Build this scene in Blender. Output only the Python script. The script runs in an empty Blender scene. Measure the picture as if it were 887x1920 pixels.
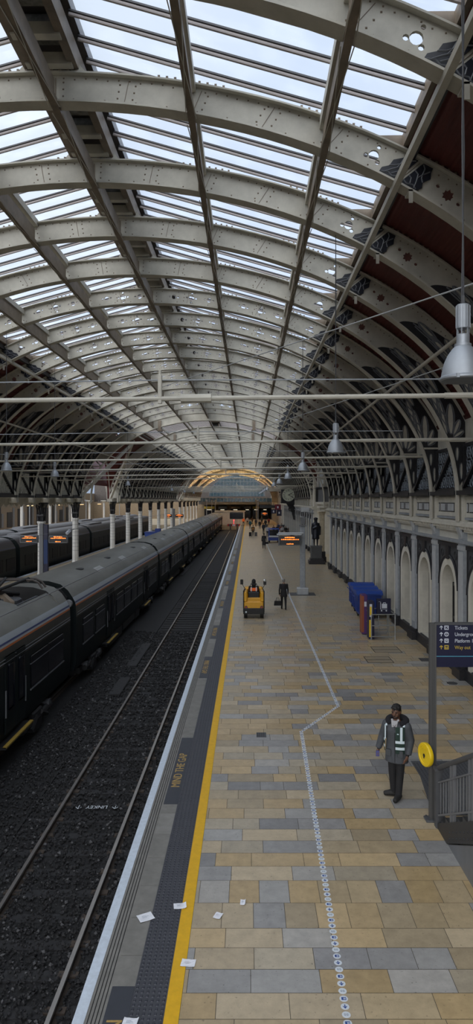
import bpy, math, random
from math import pi, sin, cos, sqrt, radians
from mathutils import Vector, Matrix
random.seed(7)
sc = bpy.context.scene
COL = sc.collection
# ---------------------------------------------------------------- camera
EYE, FPX, VX, VY = 5.5, 1280.0, 466.0, 938.0
cam = bpy.data.cameras.new('camera'); cam.sensor_width = 36; cam.sensor_fit = 'AUTO'
cam.lens = 36 * FPX / 1920
cam.shift_x = (443.5 - VX) / 1920; cam.shift_y = (VY - 960) / 1920
cam.clip_end = 600
co = bpy.data.objects.new('camera', cam); co.location = (0, 0, EYE); co.rotation_euler = (pi/2, 0, 0)
COL.objects.link(co); sc.camera = co
sc.view_settings.view_transform = 'Standard'; sc.view_settings.look = 'None'
sc.view_settings.gamma = 1; sc.view_settings.use_curve_mapping = False
sc.view_settings.exposure = 0.0
cy = sc.cycles
cy.use_denoising = True
cy.max_bounces = 8; cy.diffuse_bounces = 4; cy.glossy_bounces = 3; cy.transmission_bounces = 4
cy.transparent_max_bounces = 12; cy.sample_clamp_indirect = 4
cy.caustics_reflective = False; cy.caustics_refractive = False

def W(px, py, d): return Vector(((px - VX) * d / FPX, d, EYE + (VY - py) * d / FPX))
def G(px, py):
    d = EYE * FPX / (py - VY)
    return Vector(((px - VX) * d / FPX, d, 0))
ONES = 'first second third fourth fifth sixth seventh eighth ninth tenth eleventh twelfth thirteenth fourteenth fifteenth sixteenth seventeenth eighteenth nineteenth'.split()
def nth(i):
    i += 1
    if i < 20: return ONES[i-1]
    t, o = divmod(i, 10)
    tens = {2:'twenty',3:'thirty',4:'forty',5:'fifty',6:'sixty',7:'seventy',8:'eighty',9:'ninety'}
    if o == 0: return tens[t][:-1] + 'ieth'
    return tens[t] + '-' + ONES[o-1]
# ---------------------------------------------------------------- materials
def M(name, col, rough=.6, metal=0, var=0, vscale=3., bump=0, bscale=20., spec=.5, emit=0, coat=0, stretch=None):
    m = bpy.data.materials.new(name); m.use_nodes = True
    nt = m.node_tree; b = nt.nodes['Principled BSDF']
    b.inputs['Base Color'].default_value = (*col, 1)
    b.inputs['Roughness'].default_value = rough; b.inputs['Metallic'].default_value = metal
    b.inputs['Specular IOR Level'].default_value = spec
    if coat: b.inputs['Coat Weight'].default_value = coat; b.inputs['Coat Roughness'].default_value = .1
    if emit:
        b.inputs['Emission Color'].default_value = (*col, 1); b.inputs['Emission Strength'].default_value = emit
    if var or bump:
        tc = nt.nodes.new('ShaderNodeTexCoord'); src = tc.outputs['Object']
        if stretch:
            mp = nt.nodes.new('ShaderNodeMapping'); mp.inputs['Scale'].default_value = stretch
            nt.links.new(src, mp.inputs[0]); src = mp.outputs[0]
    if var:
        n = nt.nodes.new('ShaderNodeTexNoise'); n.inputs['Scale'].default_value = vscale; n.inputs['Detail'].default_value = 6
        n.inputs['Roughness'].default_value = .65
        nt.links.new(src, n.inputs['Vector'])
        mr = nt.nodes.new('ShaderNodeMapRange'); mr.inputs[1].default_value = .3; mr.inputs[2].default_value = .7
        mr.inputs[3].default_value = 1 - var; mr.inputs[4].default_value = 1 + var * .6
        nt.links.new(n.outputs['Fac'], mr.inputs[0])
        mx = nt.nodes.new('ShaderNodeVectorMath'); mx.operation = 'SCALE'; mx.inputs[0].default_value = col
        nt.links.new(mr.outputs[0], mx.inputs['Scale']); nt.links.new(mx.outputs[0], b.inputs['Base Color'])
    if bump:
        n2 = nt.nodes.new('ShaderNodeTexNoise'); n2.inputs['Scale'].default_value = bscale; n2.inputs['Detail'].default_value = 4
        nt.links.new(src, n2.inputs['Vector'])
        bp = nt.nodes.new('ShaderNodeBump'); bp.inputs['Strength'].default_value = bump; bp.inputs['Distance'].default_value = .02
        nt.links.new(n2.outputs['Fac'], bp.inputs['Height']); nt.links.new(bp.outputs[0], b.inputs['Normal'])
    return m
CREAM = M('cream_paint', (.53,.51,.445), .55, var=.22, vscale=1.6)
CREAM2 = M('cream_wall', (.62,.60,.53), .6, var=.15, vscale=2)
GREYP = M('grey_paint', (.30,.325,.355), .5, var=.22, vscale=4)
GREYL = M('light_grey', (.44,.46,.48), .5, var=.15)
BLACKI = M('black_iron', (.018,.018,.022), .45, var=.3, vscale=6)
NAVYI = M('navy_iron', (.017,.02,.03), .4, var=.3)
LINE = M('moulding_grey', (.16,.17,.19), .5)
BLUEG = M('lattice_blue_grey', (.17,.20,.24), .5, var=.3)
REDL = M('red_lining', (.095,.016,.013), .6, var=.25, vscale=2)
BROWN = M('brown_iron', (.22,.175,.13), .55, var=.3, vscale=3)
BROWND = M('dark_brown_iron', (.06,.05,.045), .55, var=.3)
BAR = M('glazing_bar_grey', (.44,.40,.39), .4)
BARD = M('glazing_bar_dark', (.05,.05,.055), .5)
DUCT = M('galvanised', (.22,.22,.21), .4, .4, var=.5, vscale=8)
GALV = M('galvanised_steel', (.42,.44,.45), .35, .8, var=.15)
ALU = M('spun_aluminium', (.36,.39,.43), .5, .55, var=.1, vscale=6)
ALUD = M('lamp_inside', (.30,.30,.30), .3, .6)
RAILM = M('rail_steel', (.42,.39,.36), .3, .9)
RAILS = M('rail_rust', (.06,.045,.035), .8)
SLEEP = M('concrete_sleeper', (.026,.026,.028), .85, var=.4, vscale=6, bump=.3)
STONE = M('ballast_stone', (.023,.023,.025), .8, var=.6, vscale=9)
BALL = M('ballast_bed', (.018,.018,.019), .9, var=.7, vscale=14, bump=1., bscale=30)
WHITEP = M('white_paint', (.60,.68,.78), .5, var=.14, vscale=14)
YELP = M('yellow_paint', (.72,.41,.005), .5, var=.12, vscale=10)
COPE = M('coping_stone', (.20,.195,.18), .6, var=.2, vscale=5)
GROOVE = M('groove', (.03,.03,.03), .8)
TACT = M('tactile_dark', (.052,.055,.066), .55, var=.22, vscale=4)
PANEL = M('dark_panel', (.036,.04,.052), .5, var=.15)
GOLD = M('gold_lettering', (.42,.28,.085), .5, var=.25, vscale=30)
PAPER = M('paper_white', (.78,.80,.86), .8)
INK = M('printed_ink', (.42,.40,.46), .8)
STICK = M('sticker_white', (.62,.67,.72), .5)
STBLUE = M('sticker_blue', (.02,.07,.28), .5)
STGREY = M('sticker_faded', (.20,.26,.34), .6)
TRB = M('train_green', (.009,.013,.014), .5, var=.2, spec=.15)
TRU = M('train_green_upper', (.03,.033,.030), .45, var=.2)
TRR = M('train_roof', (.155,.155,.14), .55, var=.25, vscale=1.2, stretch=(1,.3,1))
TRP = M('train_pale', (.30,.33,.36), .35)
TRBL = M('train_blue', (.02,.04,.14), .35)
TRO = M('train_orange', (.42,.12,.03), .5)
TRG = M('train_glass', (.005,.006,.010), .12, spec=.35)
TRK = M('train_black', (.012,.012,.013), .6)
TRY = M('train_yellow', (.42,.28,.05), .5, var=.3)
STEEL = M('polished_steel', (.5,.5,.5), .22, .95)
DGREY = M('dark_grey', (.075,.078,.085), .5, var=.12)
MGREY = M('mid_grey', (.15,.155,.165), .5, var=.12)
NAVY = M('navy_sign', (.006,.007,.035), .45)
SWHITE = M('sign_white', (.62,.66,.74), .5)
SYEL = M('sign_yellow', (.55,.40,.05), .5)
SCYAN = M('sign_line', (.08,.30,.42), .5)
BLUEB = M('blue_plastic', (.012,.04,.22), .4, var=.15)
BLUEL = M('blue_plastic_lid', (.02,.065,.32), .42, var=.12)
RUB = M('rubber', (.012,.012,.012), .7)
YELB = M('yellow_body', (.62,.31,.01), .35, var=.08)
YELD = M('yellow_drum', (.75,.52,.01), .4, var=.1)
LEDO = M('led_orange', (1.0,.22,.03), .5, emit=2.6)
LEDR = M('led_red', (1.0,.05,.06), .5, emit=3.0)
LWARM = M('lamp_warm', (1.0,.66,.30), .5, emit=3.0)
LWHITE = M('lamp_white', (1.0,.9,.7), .5, emit=1.2)
SCRB = M('screen_black', (.006,.006,.007), .3)
DARKIN = M('dark_interior', (.012,.012,.014), .6)
TILE = M('tile_white', (.66,.65,.62), .35, var=.1)
BRONZE = M('bronze', (.022,.024,.035), .35, .5)
STONEP = M('stone_pier', (.58,.51,.38), .7, var=.2)
PLAT2 = M('sand_paving', (.40,.33,.22), .6, var=.15)
PURP = M('purple', (.075,.025,.13), .5); ORNG = M('orange', (.28,.075,.03), .5)
FACEC = M('clock_face', (.80,.84,.70), .5)
TERRA = M('warm_plaster', (.24,.18,.115), .7, var=.2)
def glassmat(name, tint, trans, transl, gloss=.04):
    m = bpy.data.materials.new(name); m.use_nodes = True; nt = m.node_tree
    nt.nodes.clear()
    out = nt.nodes.new('ShaderNodeOutputMaterial')
    t = nt.nodes.new('ShaderNodeBsdfTransparent'); t.inputs[0].default_value = (*tint, 1)
    d = nt.nodes.new('ShaderNodeBsdfTranslucent'); d.inputs[0].default_value = (*tint, 1)
    g = nt.nodes.new('ShaderNodeBsdfGlossy'); g.inputs['Roughness'].default_value = .12
    a = nt.nodes.new('ShaderNodeMixShader'); b = nt.nodes.new('ShaderNodeMixShader')
    tc = nt.nodes.new('ShaderNodeTexCoord'); n = nt.nodes.new('ShaderNodeTexNoise'); n.inputs['Scale'].default_value = 1.1; n.inputs['Detail'].default_value = 3
    mr = nt.nodes.new('ShaderNodeMapRange'); mr.inputs[1].default_value = .45; mr.inputs[2].default_value = .8
    mr.inputs[3].default_value = transl; mr.inputs[4].default_value = min(1, transl * 2.2)
    nt.links.new(tc.outputs['Object'], n.inputs['Vector']); nt.links.new(n.outputs['Fac'], mr.inputs[0]); nt.links.new(mr.outputs[0], a.inputs[0])
    nt.links.new(t.outputs[0], a.inputs[1]); nt.links.new(d.outputs[0], a.inputs[2])
    b.inputs[0].default_value = gloss
    nt.links.new(a.outputs[0], b.inputs[1]); nt.links.new(g.outputs[0], b.inputs[2]); nt.links.new(b.outputs[0], out.inputs[0])
    return m
RGLASS = glassmat('roof_glazing', (.93,.96,1.), 1, .16, .03)
LGLASS = glassmat('screen_glazing', (.33,.41,.42), 1, .25, .08)
def floormat():
    m = bpy.data.materials.new('york_stone_slabs'); m.use_nodes = True; nt = m.node_tree; b = nt.nodes['Principled BSDF']
    at = nt.nodes.new('ShaderNodeAttribute'); at.attribute_name = 'tone'
    tc = nt.nodes.new('ShaderNodeTexCoord')
    n = nt.nodes.new('ShaderNodeTexNoise'); n.inputs['Scale'].default_value = 5; n.inputs['Detail'].default_value = 7; n.inputs['Roughness'].default_value = .7
    nt.links.new(tc.outputs['Object'], n.inputs['Vector'])
    mr = nt.nodes.new('ShaderNodeMapRange'); mr.inputs[1].default_value = .3; mr.inputs[2].default_value = .7; mr.inputs[3].default_value = .8; mr.inputs[4].default_value = 1.12
    nt.links.new(n.outputs['Fac'], mr.inputs[0])
    v = nt.nodes.new('ShaderNodeVectorMath'); v.operation = 'SCALE'
    nt.links.new(at.outputs['Color'], v.inputs[0]); nt.links.new(mr.outputs[0], v.inputs['Scale'])
    # small dark specks (gum)
    vo = nt.nodes.new('ShaderNodeTexNoise'); vo.inputs['Scale'].default_value = 26; vo.inputs['Detail'].default_value = 2
    nt.links.new(tc.outputs['Object'], vo.inputs['Vector'])
    m2 = nt.nodes.new('ShaderNodeMapRange'); m2.inputs[1].default_value = .66; m2.inputs[2].default_value = .74; m2.inputs[3].default_value = 1; m2.inputs[4].default_value = .55
    nt.links.new(vo.outputs['Fac'], m2.inputs[0])
    v2 = nt.nodes.new('ShaderNodeVectorMath'); v2.operation = 'SCALE'
    nt.links.new(v.outputs[0], v2.inputs[0]); nt.links.new(m2.outputs[0], v2.inputs['Scale'])
    nt.links.new(v2.outputs[0], b.inputs['Base Color'])
    r = nt.nodes.new('ShaderNodeMapRange'); r.inputs[3].default_value = .25; r.inputs[4].default_value = .33
    nt.links.new(n.outputs['Fac'], r.inputs[0]); nt.links.new(r.outputs[0], b.inputs['Roughness'])
    b.inputs['Specular IOR Level'].default_value = .6
    return m
FLOORM = floormat()
JOINT = M('joint_dark', (.10,.09,.07), .9)
# ---------------------------------------------------------------- mesh builder
class MB:
    def __init__(s): s.v = []; s.f = []; s.m = []
    def add(s, vs, fs, mi=0, tf=None):
        o = len(s.v)
        s.v += [tuple(tf(Vector(v))) if tf else tuple(v) for v in vs]
        s.f += [tuple(i + o for i in f) for f in fs]; s.m += [mi] * len(fs)
        return s
    def box(s, x0, y0, z0, x1, y1, z1, mi=0):
        v = [(x0,y0,z0),(x1,y0,z0),(x1,y1,z0),(x0,y1,z0),(x0,y0,z1),(x1,y0,z1),(x1,y1,z1),(x0,y1,z1)]
        return s.add(v, [(0,3,2,1),(4,5,6,7),(0,1,5,4),(1,2,6,5),(2,3,7,6),(3,0,4,7)], mi)
    def rbox(s, x0, y0, z0, x1, y1, z1, c=.02, mi=0):   # box with chamfered vertical edges and top
        p = [(x0+c,y0),(x1-c,y0),(x1,y0+c),(x1,y1-c),(x1-c,y1),(x0+c,y1),(x0,y1-c),(x0,y0+c)]
        cx, cy_ = (x0+x1)/2, (y0+y1)/2
        def ins(q): return (q[0] + (c if q[0] < cx else -c), q[1] + (c if q[1] < cy_ else -c))
        v = [(a,b,z0) for a,b in p] + [(a,b,z1-c) for a,b in p] + [(*ins(q), z1) for q in p]
        f = [tuple(range(7,-1,-1)), tuple(range(16,24))]
        for k in (0,8):
            f += [(k+i, k+(i+1)%8, k+8+(i+1)%8, k+8+i) for i in range(8)]
        return s.add(v, f, mi)
    def bar(s, p0, p1, w, h, mi=0, up=(0,0,1)):
        p0, p1 = Vector(p0), Vector(p1); d = (p1-p0).normalized(); up = Vector(up)
        if abs(d.dot(up)) > .98: up = Vector((0,1,0))
        x = d.cross(up).normalized(); y = x.cross(d).normalized()
        v = []
        for p in (p0, p1):
            for a, b in ((-1,-1),(1,-1),(1,1),(-1,1)): v.append(p + x*a*w/2 + y*b*h/2)
        return s.add(v, [(3,2,1,0),(4,5,6,7),(0,1,5,4),(1,2,6,5),(2,3,7,6),(3,0,4,7)], mi)
    def tube(s, pts, r, n=8, mi=0, caps=True, ell=None):
        pts = [Vector(p) for p in pts]; k = len(pts)
        rr = r if isinstance(r, (list, tuple)) else [r]*k
        dirs = []
        for i in range(k):
            d = pts[min(i+1,k-1)] - pts[max(i-1,0)]
            dirs.append(d.normalized() if d.length > 1e-9 else Vector((0,0,1)))
        ref = Vector((0,0,1)) if abs(dirs[0].z) < .95 else Vector((0,1,0))
        x = dirs[0].cross(ref).normalized()
        vs = []
        for i in range(k):
            x = (x - dirs[i]*x.dot(dirs[i])).normalized(); y = dirs[i].cross(x)
            for j in range(n):
                a = 2*pi*j/n
                ex, ey = (ell if ell else (1,1))
                vs.append(pts[i] + x*cos(a)*rr[i]*ex + y*sin(a)*rr[i]*ey)
        fs = [(i*n+j, i*n+(j+1)%n, (i+1)*n+(j+1)%n, (i+1)*n+j) for i in range(k-1) for j in range(n)]
        if caps: fs += [tuple(range(n-1,-1,-1)), tuple((k-1)*n+j for j in range(n))]
        return s.add(vs, fs, mi)
    def lathe(s, prof, c=(0,0,0), n=24, mi=0, tf=None):
        vs, fs = [], []
        for r, z in prof:
            for j in range(n):
                a = 2*pi*j/n; v = Vector((r*cos(a), r*sin(a), z))
                if tf: v = tf(v)
                vs.append(v + Vector(c))
        k = len(prof)
        for i in range(k-1):
            for j in range(n): fs.append((i*n+j, i*n+(j+1)%n, (i+1)*n+(j+1)%n, (i+1)*n+j))
        if prof[0][0] > 1e-6: fs.append(tuple(range(n-1,-1,-1)))
        if prof[-1][0] > 1e-6: fs.append(tuple((k-1)*n+j for j in range(n)))
        return s.add(vs, fs, mi)
    def prism(s, poly, ax, d0, d1, mi=0):
        n = len(poly)
        f = {'Y': lambda a,b,d: (a,d,b), 'X': lambda a,b,d: (d,a,b), 'Z': lambda a,b,d: (a,b,d)}[ax]
        vs = [f(a,b,d0) for a,b in poly] + [f(a,b,d1) for a,b in poly]
        fs = [tuple(range(n-1,-1,-1)), tuple(range(n,2*n))] + [(i,(i+1)%n,n+(i+1)%n,n+i) for i in range(n)]
        return s.add(vs, fs, mi)
    def ball(s, c, r, sc_=(1,1,1), n=10, m=6, mi=0):
        prof = [(max(r*sin(pi*i/m),1e-7), -r*cos(pi*i/m)) for i in range(m+1)]
        return s.lathe(prof, c, n, mi, tf=lambda v: Vector((v.x*sc_[0], v.y*sc_[1], v.z*sc_[2])))
    def ribbon(s, pts, y0, y1, th, mi=0):     # strip following (x,z) points, thickened outward along its normal
        k = len(pts); a = []; b = []
        for i, (x, z) in enumerate(pts):
            x0, z0 = pts[max(i-1,0)]; x1, z1 = pts[min(i+1,k-1)]
            L = math.hypot(x1-x0, z1-z0) or 1
            nx, nz = (z1-z0)/L, -(x1-x0)/L
            a.append((x, z)); b.append((x+nx*th, z+nz*th))
        vs = []
        for (x,z),(u,w) in zip(a,b): vs += [(x,y0,z),(x,y1,z),(u,y1,w),(u,y0,w)]
        fs = []
        for i in range(k-1):
            o = i*4
            fs += [(o+j, o+(j+1)%4, o+4+(j+1)%4, o+4+j) for j in range(4)]
        fs += [(3,2,1,0), ((k-1)*4,(k-1)*4+1,(k-1)*4+2,(k-1)*4+3)]
        return s.add(vs, fs, mi)
    def mesh(s, name, mats, smooth=False):
        me = bpy.data.meshes.new(name); me.from_pydata(s.v, [], s.f)
        for m in mats: me.materials.append(m)
        me.polygons.foreach_set('material_index', s.m)
        me.validate(); me.update()
        import bmesh
        bm = bmesh.new(); bm.from_mesh(me); bmesh.ops.recalc_face_normals(bm, faces=bm.faces); bm.to_mesh(me); bm.free()
        if smooth:
            me.polygons.foreach_set('use_smooth', [True]*len(me.polygons))
            try: me.set_sharp_from_angle(angle=radians(38))
            except Exception: pass
        return me
    def build(s, name, mats, parent=None, smooth=False, off=None):
        if not isinstance(mats, (list, tuple)): mats = [mats]
        if off is not None:
            o = Vector(off); s.v = [tuple(Vector(v)-o) for v in s.v]
        ob = bpy.data.objects.new(name, s.mesh(name, mats, smooth)); COL.objects.link(ob)
        if parent: ob.parent = parent
        elif off is not None: ob.location = off
        return ob
def tag(o, label=None, cat=None, group=None, kind=None):
    if label: o['label'] = label
    if cat: o['category'] = cat
    if group: o['group'] = group
    if kind: o['kind'] = kind
    return o
def thing(name, label, cat, loc=(0,0,0), rz=0, group=None, kind=None):
    o = bpy.data.objects.new(name, None); COL.objects.link(o); o.location = loc; o.rotation_euler = (0,0,rz)
    o.empty_display_size = .2
    return tag(o, label, cat, group, kind)
def obj(name, me, parent=None, loc=(0,0,0), rz=0):
    o = bpy.data.objects.new(name, me); COL.objects.link(o); o.location = loc; o.rotation_euler = (0,0,rz)
    if parent: o.parent = parent
    return o
KIDS = {}
def kids(o): return [c for c in bpy.data.objects if c.parent == o]
def dup(root, loc, label=None, rz=None, kidlist=None):
    r = root.copy(); COL.objects.link(r); r.location = loc
    if rz is not None: r.rotation_euler = (0,0,rz)
    if label: r['label'] = label
    for ch, subs in kidlist:
        c = ch.copy(); COL.objects.link(c); c.parent = r
        for g in subs:
            d = g.copy(); COL.objects.link(d); d.parent = c
    return r
def tree(root): return [(c, kids(c)) for c in kids(root)]
_dg = None
def eval_mesh(o):
    dg = bpy.context.evaluated_depsgraph_get(); dg.update()
    me = bpy.data.meshes.new_from_object(o.evaluated_get(dg))
    vs = [tuple(v.co) for v in me.vertices]; fs = [tuple(p.vertices) for p in me.polygons]
    bpy.data.meshes.remove(me)
    return vs, fs
def holed(polys, th):            # filled 2D outline with holes -> verts/faces in local x,y, thickness along z
    cu = bpy.data.curves.new('t', 'CURVE'); cu.dimensions = '2D'; cu.fill_mode = 'BOTH'; cu.extrude = th/2
    for p in polys:
        sp = cu.splines.new('POLY'); sp.points.add(len(p)-1); sp.use_cyclic_u = True
        for q, (x, y) in zip(sp.points, p): q.co = (x, y, 0, 1)
    o = bpy.data.objects.new('t', cu); COL.objects.link(o)
    r = eval_mesh(o)
    bpy.data.objects.remove(o); bpy.data.curves.remove(cu)
    return r
def circ(x, y, r, n=12): return [(x+r*cos(2*pi*i/n), y+r*sin(2*pi*i/n)) for i in range(n)]
def textm(body, size, th=.004, align='LEFT'):
    cu = bpy.data.curves.new('t', 'FONT'); cu.body = body; cu.size = size; cu.extrude = th/2; cu.align_x = align; cu.resolution_u = 3
    o = bpy.data.objects.new('t', cu); COL.objects.link(o)
    r = eval_mesh(o)
    bpy.data.objects.remove(o); bpy.data.curves.remove(cu)
    return r
def remesh(mb, vox, it=4):
    me = mb.mesh('t', []); o = bpy.data.objects.new('t', me); COL.objects.link(o)
    md = o.modifiers.new('r', 'REMESH'); md.mode = 'VOXEL'; md.voxel_size = vox; md.adaptivity = 0
    s = o.modifiers.new('s', 'SMOOTH'); s.factor = .5; s.iterations = it
    r = eval_mesh(o); bpy.data.objects.remove(o); bpy.data.meshes.remove(me)
    return r
# ================================================================ THE SHED
XC, A, B, AO, BO, Z0 = -3.45, 9.95, 6.9, 10.75, 7.38, 5.6
XW = 6.72                                  # face of the right-hand wall
def soff(t): return (XC + A*cos(t), Z0 + B*sin(t))
def outr(t): return (XC + AO*cos(t), Z0 + BO*sin(t))
def zs(x): return Z0 + B*sqrt(max(0, 1-((x-XC)/A)**2))
def zo(x): return Z0 + BO*sqrt(max(0, 1-((x-XC)/AO)**2))
def tof(x): return math.acos((x-XC)/A)
SEG = [[9.0+3.05*k for k in range(-1, 16)], [71.3+3.05*k for k in range(19)], [141.5+3.05*k for k in range(17)]]
SEGR = [(-9.0, 56.6), (70.0, 127.6), (140.2, 191.5)]
# ---------------------------------------------------------------- ribs
def web_poly():
    N = 60
    inn = [soff(pi*i/N) for i in range(N+1)]
    out = []
    for i in range(N, -1, -1):
        x, z = outr(pi*i/N); x = min(max(x, XC-10.44), XC+10.44); out.append((x, z))
    p = [(XC+A, 4.85)] + inn + [(XC-A, 5.35), (XC-10.44, 5.35)] + out + [(XC+10.44, 4.85)]
    q = [p[0]]
    for a in p[1:]:
        if math.hypot(a[0]-q[-1][0], a[1]-q[-1][1]) > 1e-4: q.append(a)
    return q
def wpt(t, f):                              # point in the web: f from soffit (0) to back (1)
    a, b = soff(t), outr(t)
    return (a[0]+(b[0]-a[0])*f, a[1]+(b[1]-a[1])*f)
def cluster(t, kind):
    x, z = wpt(t, .5); tx, tz = -sin(t), cos(t)
    nx, nz = cos(t), sin(t)
    if kind == 'trefoil':
        return [circ(x, z, .095), circ(x+.17*nx, z+.17*nz, .038, 8), circ(x+.14*(-nx*.5-tx*.87), z+.14*(-nz*.5-tz*.87), .045, 8), circ(x+.14*(-nx*.5+tx*.87), z+.14*(-nz*.5+tz*.87), .045, 8)]
    if kind == 'quad':
        return [circ(x, z, .1)] + [circ(x+.16*(tx*cos(a)+nx*sin(a)), z+.16*(tz*cos(a)+nz*sin(a)), .036, 7) for a in (0, pi/2, pi, 3*pi/2)]
    if kind == 'tri':
        return [circ(x, z, .08), circ(x+.15*tx, z+.15*tz, .035, 7), circ(x-.15*tx, z-.15*tz, .035, 7)]
    if kind == 'octo':
        return [[(x+(.12 if i % 2 else .085)*cos(pi*i/8), z+(.12 if i % 2 else .085)*sin(pi*i/8)) for i in range(16)],
                circ(x+.24*tx, z+.24*tz, .04, 8), circ(x-.24*tx, z-.24*tz, .04, 8)]
PURX = [-8.02, -5.65, -3.4, -1.0, 1.32]
def rivet(mb, x, y, z, r=.018, s=-1, mi=1):
    v = [(x-r, y, z-r), (x+r, y, z-r), (x+r, y, z+r), (x-r, y, z+r), (x, y+s*r, z)]
    mb.add(v, [(0,1,4),(1,2,4),(2,3,4),(3,0,4)], mi)
WT = .05
def make_web(far):
    hol = []
    for sgn in (1, -1):
        def mt(x): return tof(XC + sgn*(x-XC))
        hol += cluster(mt(1.99), 'trefoil'); hol += cluster(mt(3.25), 'octo')
    if far:
        edges = [-9.4] + PURX + [2.5]
        for i in range(6):
            a, b = edges[i], edges[i+1]
            for q, kd in ((.3,'tri'), (.55,'quad'), (.8,'tri')):
                x = a+(b-a)*q
                if abs(x-1.93) < .35 or abs(x+8.83) < .35: continue
                hol += cluster(tof(x), kd)
    vs, fs = holed([web_poly()] + hol, WT)
    mb = MB(); mb.add(vs, fs, 0, tf=lambda v: Vector((v.x, v.z, v.y)))
    n = 130
    for i in range(1, n):
        t = radians(22) + radians(136)*i/n
        for f in (.14, .86) if i % 3 == 0 else (.9,) if not far else ():
            x, z = wpt(t, f)
            rivet(mb, x, -WT/2, z, .014)
    for x in PURX + [XC+6.03, XC-6.03, -2.2, .2, -4.5, -6.8]:   # riveted splices
        for dx in (-.13, .13):
            for f in (.25, .5, .75):
                px, pz = wpt(tof(x+dx), f); rivet(mb, px, -WT/2, pz, .016)
        a, b = wpt(tof(x), .1), wpt(tof(x), .9)
        mb.bar((a[0], -WT/2-.004, a[1]), (b[0], -WT/2-.004, b[1]), .012, .008, 1)
    return mb.mesh('rib_web', [CREAM, BROWN])
def flange_pts(fn, t0, t1, n): return [fn(t0+(t1-t0)*i/n) for i in range(n+1)]
mb = MB(); pts = [(XC+A, 4.85)] + flange_pts(soff, 0, pi, 72) + [(XC-A, 5.35)]
mb.ribbon(pts, -.15, .15, -.035); BOTF = mb.mesh('bottom_flange', [CREAM])
mb = MB(); pts = flange_pts(outr, radians(20), radians(160), 64)
mb.ribbon(pts, -.13, .13, .03)
for i in range(0, 150):
    t = radians(32)+radians(116)*i/150
    x, z = outr(t); x += .03*cos(t); z += .03*sin(t)
    if (i//9) % 2 == 0: mb.box(x-.02, -.125, z, x+.02, -.085, z+.035, 1)
TOPF = mb.mesh('top_flange', [CREAM, BROWN])
# cast scrollwork: black feather with cream petals low on each haunch
AR = 6.6
def tarc(s): return radians(9) + s/8.2
def spt(s, f): return wpt(tarc(s), f)
def petal(mb, a, b, w, y0, y1, mi, n=12):
    ax, az = spt(*a); bx, bz = spt(*b); L = math.hypot(bx-ax, bz-az); ux, uz = (bx-ax)/L, (bz-az)/L
    p = []
    for i in range(n):
        u = 2*pi*i/n; c = cos(u); q = (1-c)/2
        ww = w*sin(u)*(1-.35*(1-q))
        p.append((ax+ux*L*q - uz*ww, az+uz*L*q + ux*ww))
    mb.prism(p, 'Y', y0, y1, mi)
    return p
PETO = [((.18,.86),(.62,.98),.06),((.16,.74),(1.0,.88),.10),((.15,.58),(1.45,.74),.11),((.2,.42),(1.9,.52),.12),((.25,.24),(1.55,.26),.09),
       ((1.6,.84),(2.7,.86),.07),((1.95,.36),(3.0,.28),.09),((2.1,.62),(3.35,.62),.10),((2.75,.40),(3.9,.30),.07),((3.2,.14),(4.1,.10),.045)]
PET = [(6.15,2.05,5.85,3.2,.07),(6.28,2.05,6.24,3.0,.10),(6.36,2.02,6.54,2.5,.06),(6.36,1.95,6.66,2.16,.05),(5.97,2.5,5.6,3.55,.07),
       (5.86,3.35,5.2,4.28,.075),(5.48,3.55,4.86,4.35,.06),(5.02,4.2,4.5,4.72,.045)]
def spetal(mb, x0, z0, x1, z1, w, y0, y1, mi, n=14):
    L = math.hypot(x1-x0, z1-z0); ux, uz = (x1-x0)/L, (z1-z0)/L; p = []
    for i in range(n):
        u = 2*pi*i/n; q = (1-cos(u))/2; ww = w*sin(u)*(.72+.5*q*(1.2-q))
        p.append((x0+ux*L*q-uz*ww, z0+5.5+uz*L*q+ux*ww))
    if mb: mb.prism(p, 'Y', y0, y1, mi)
    return p
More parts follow.
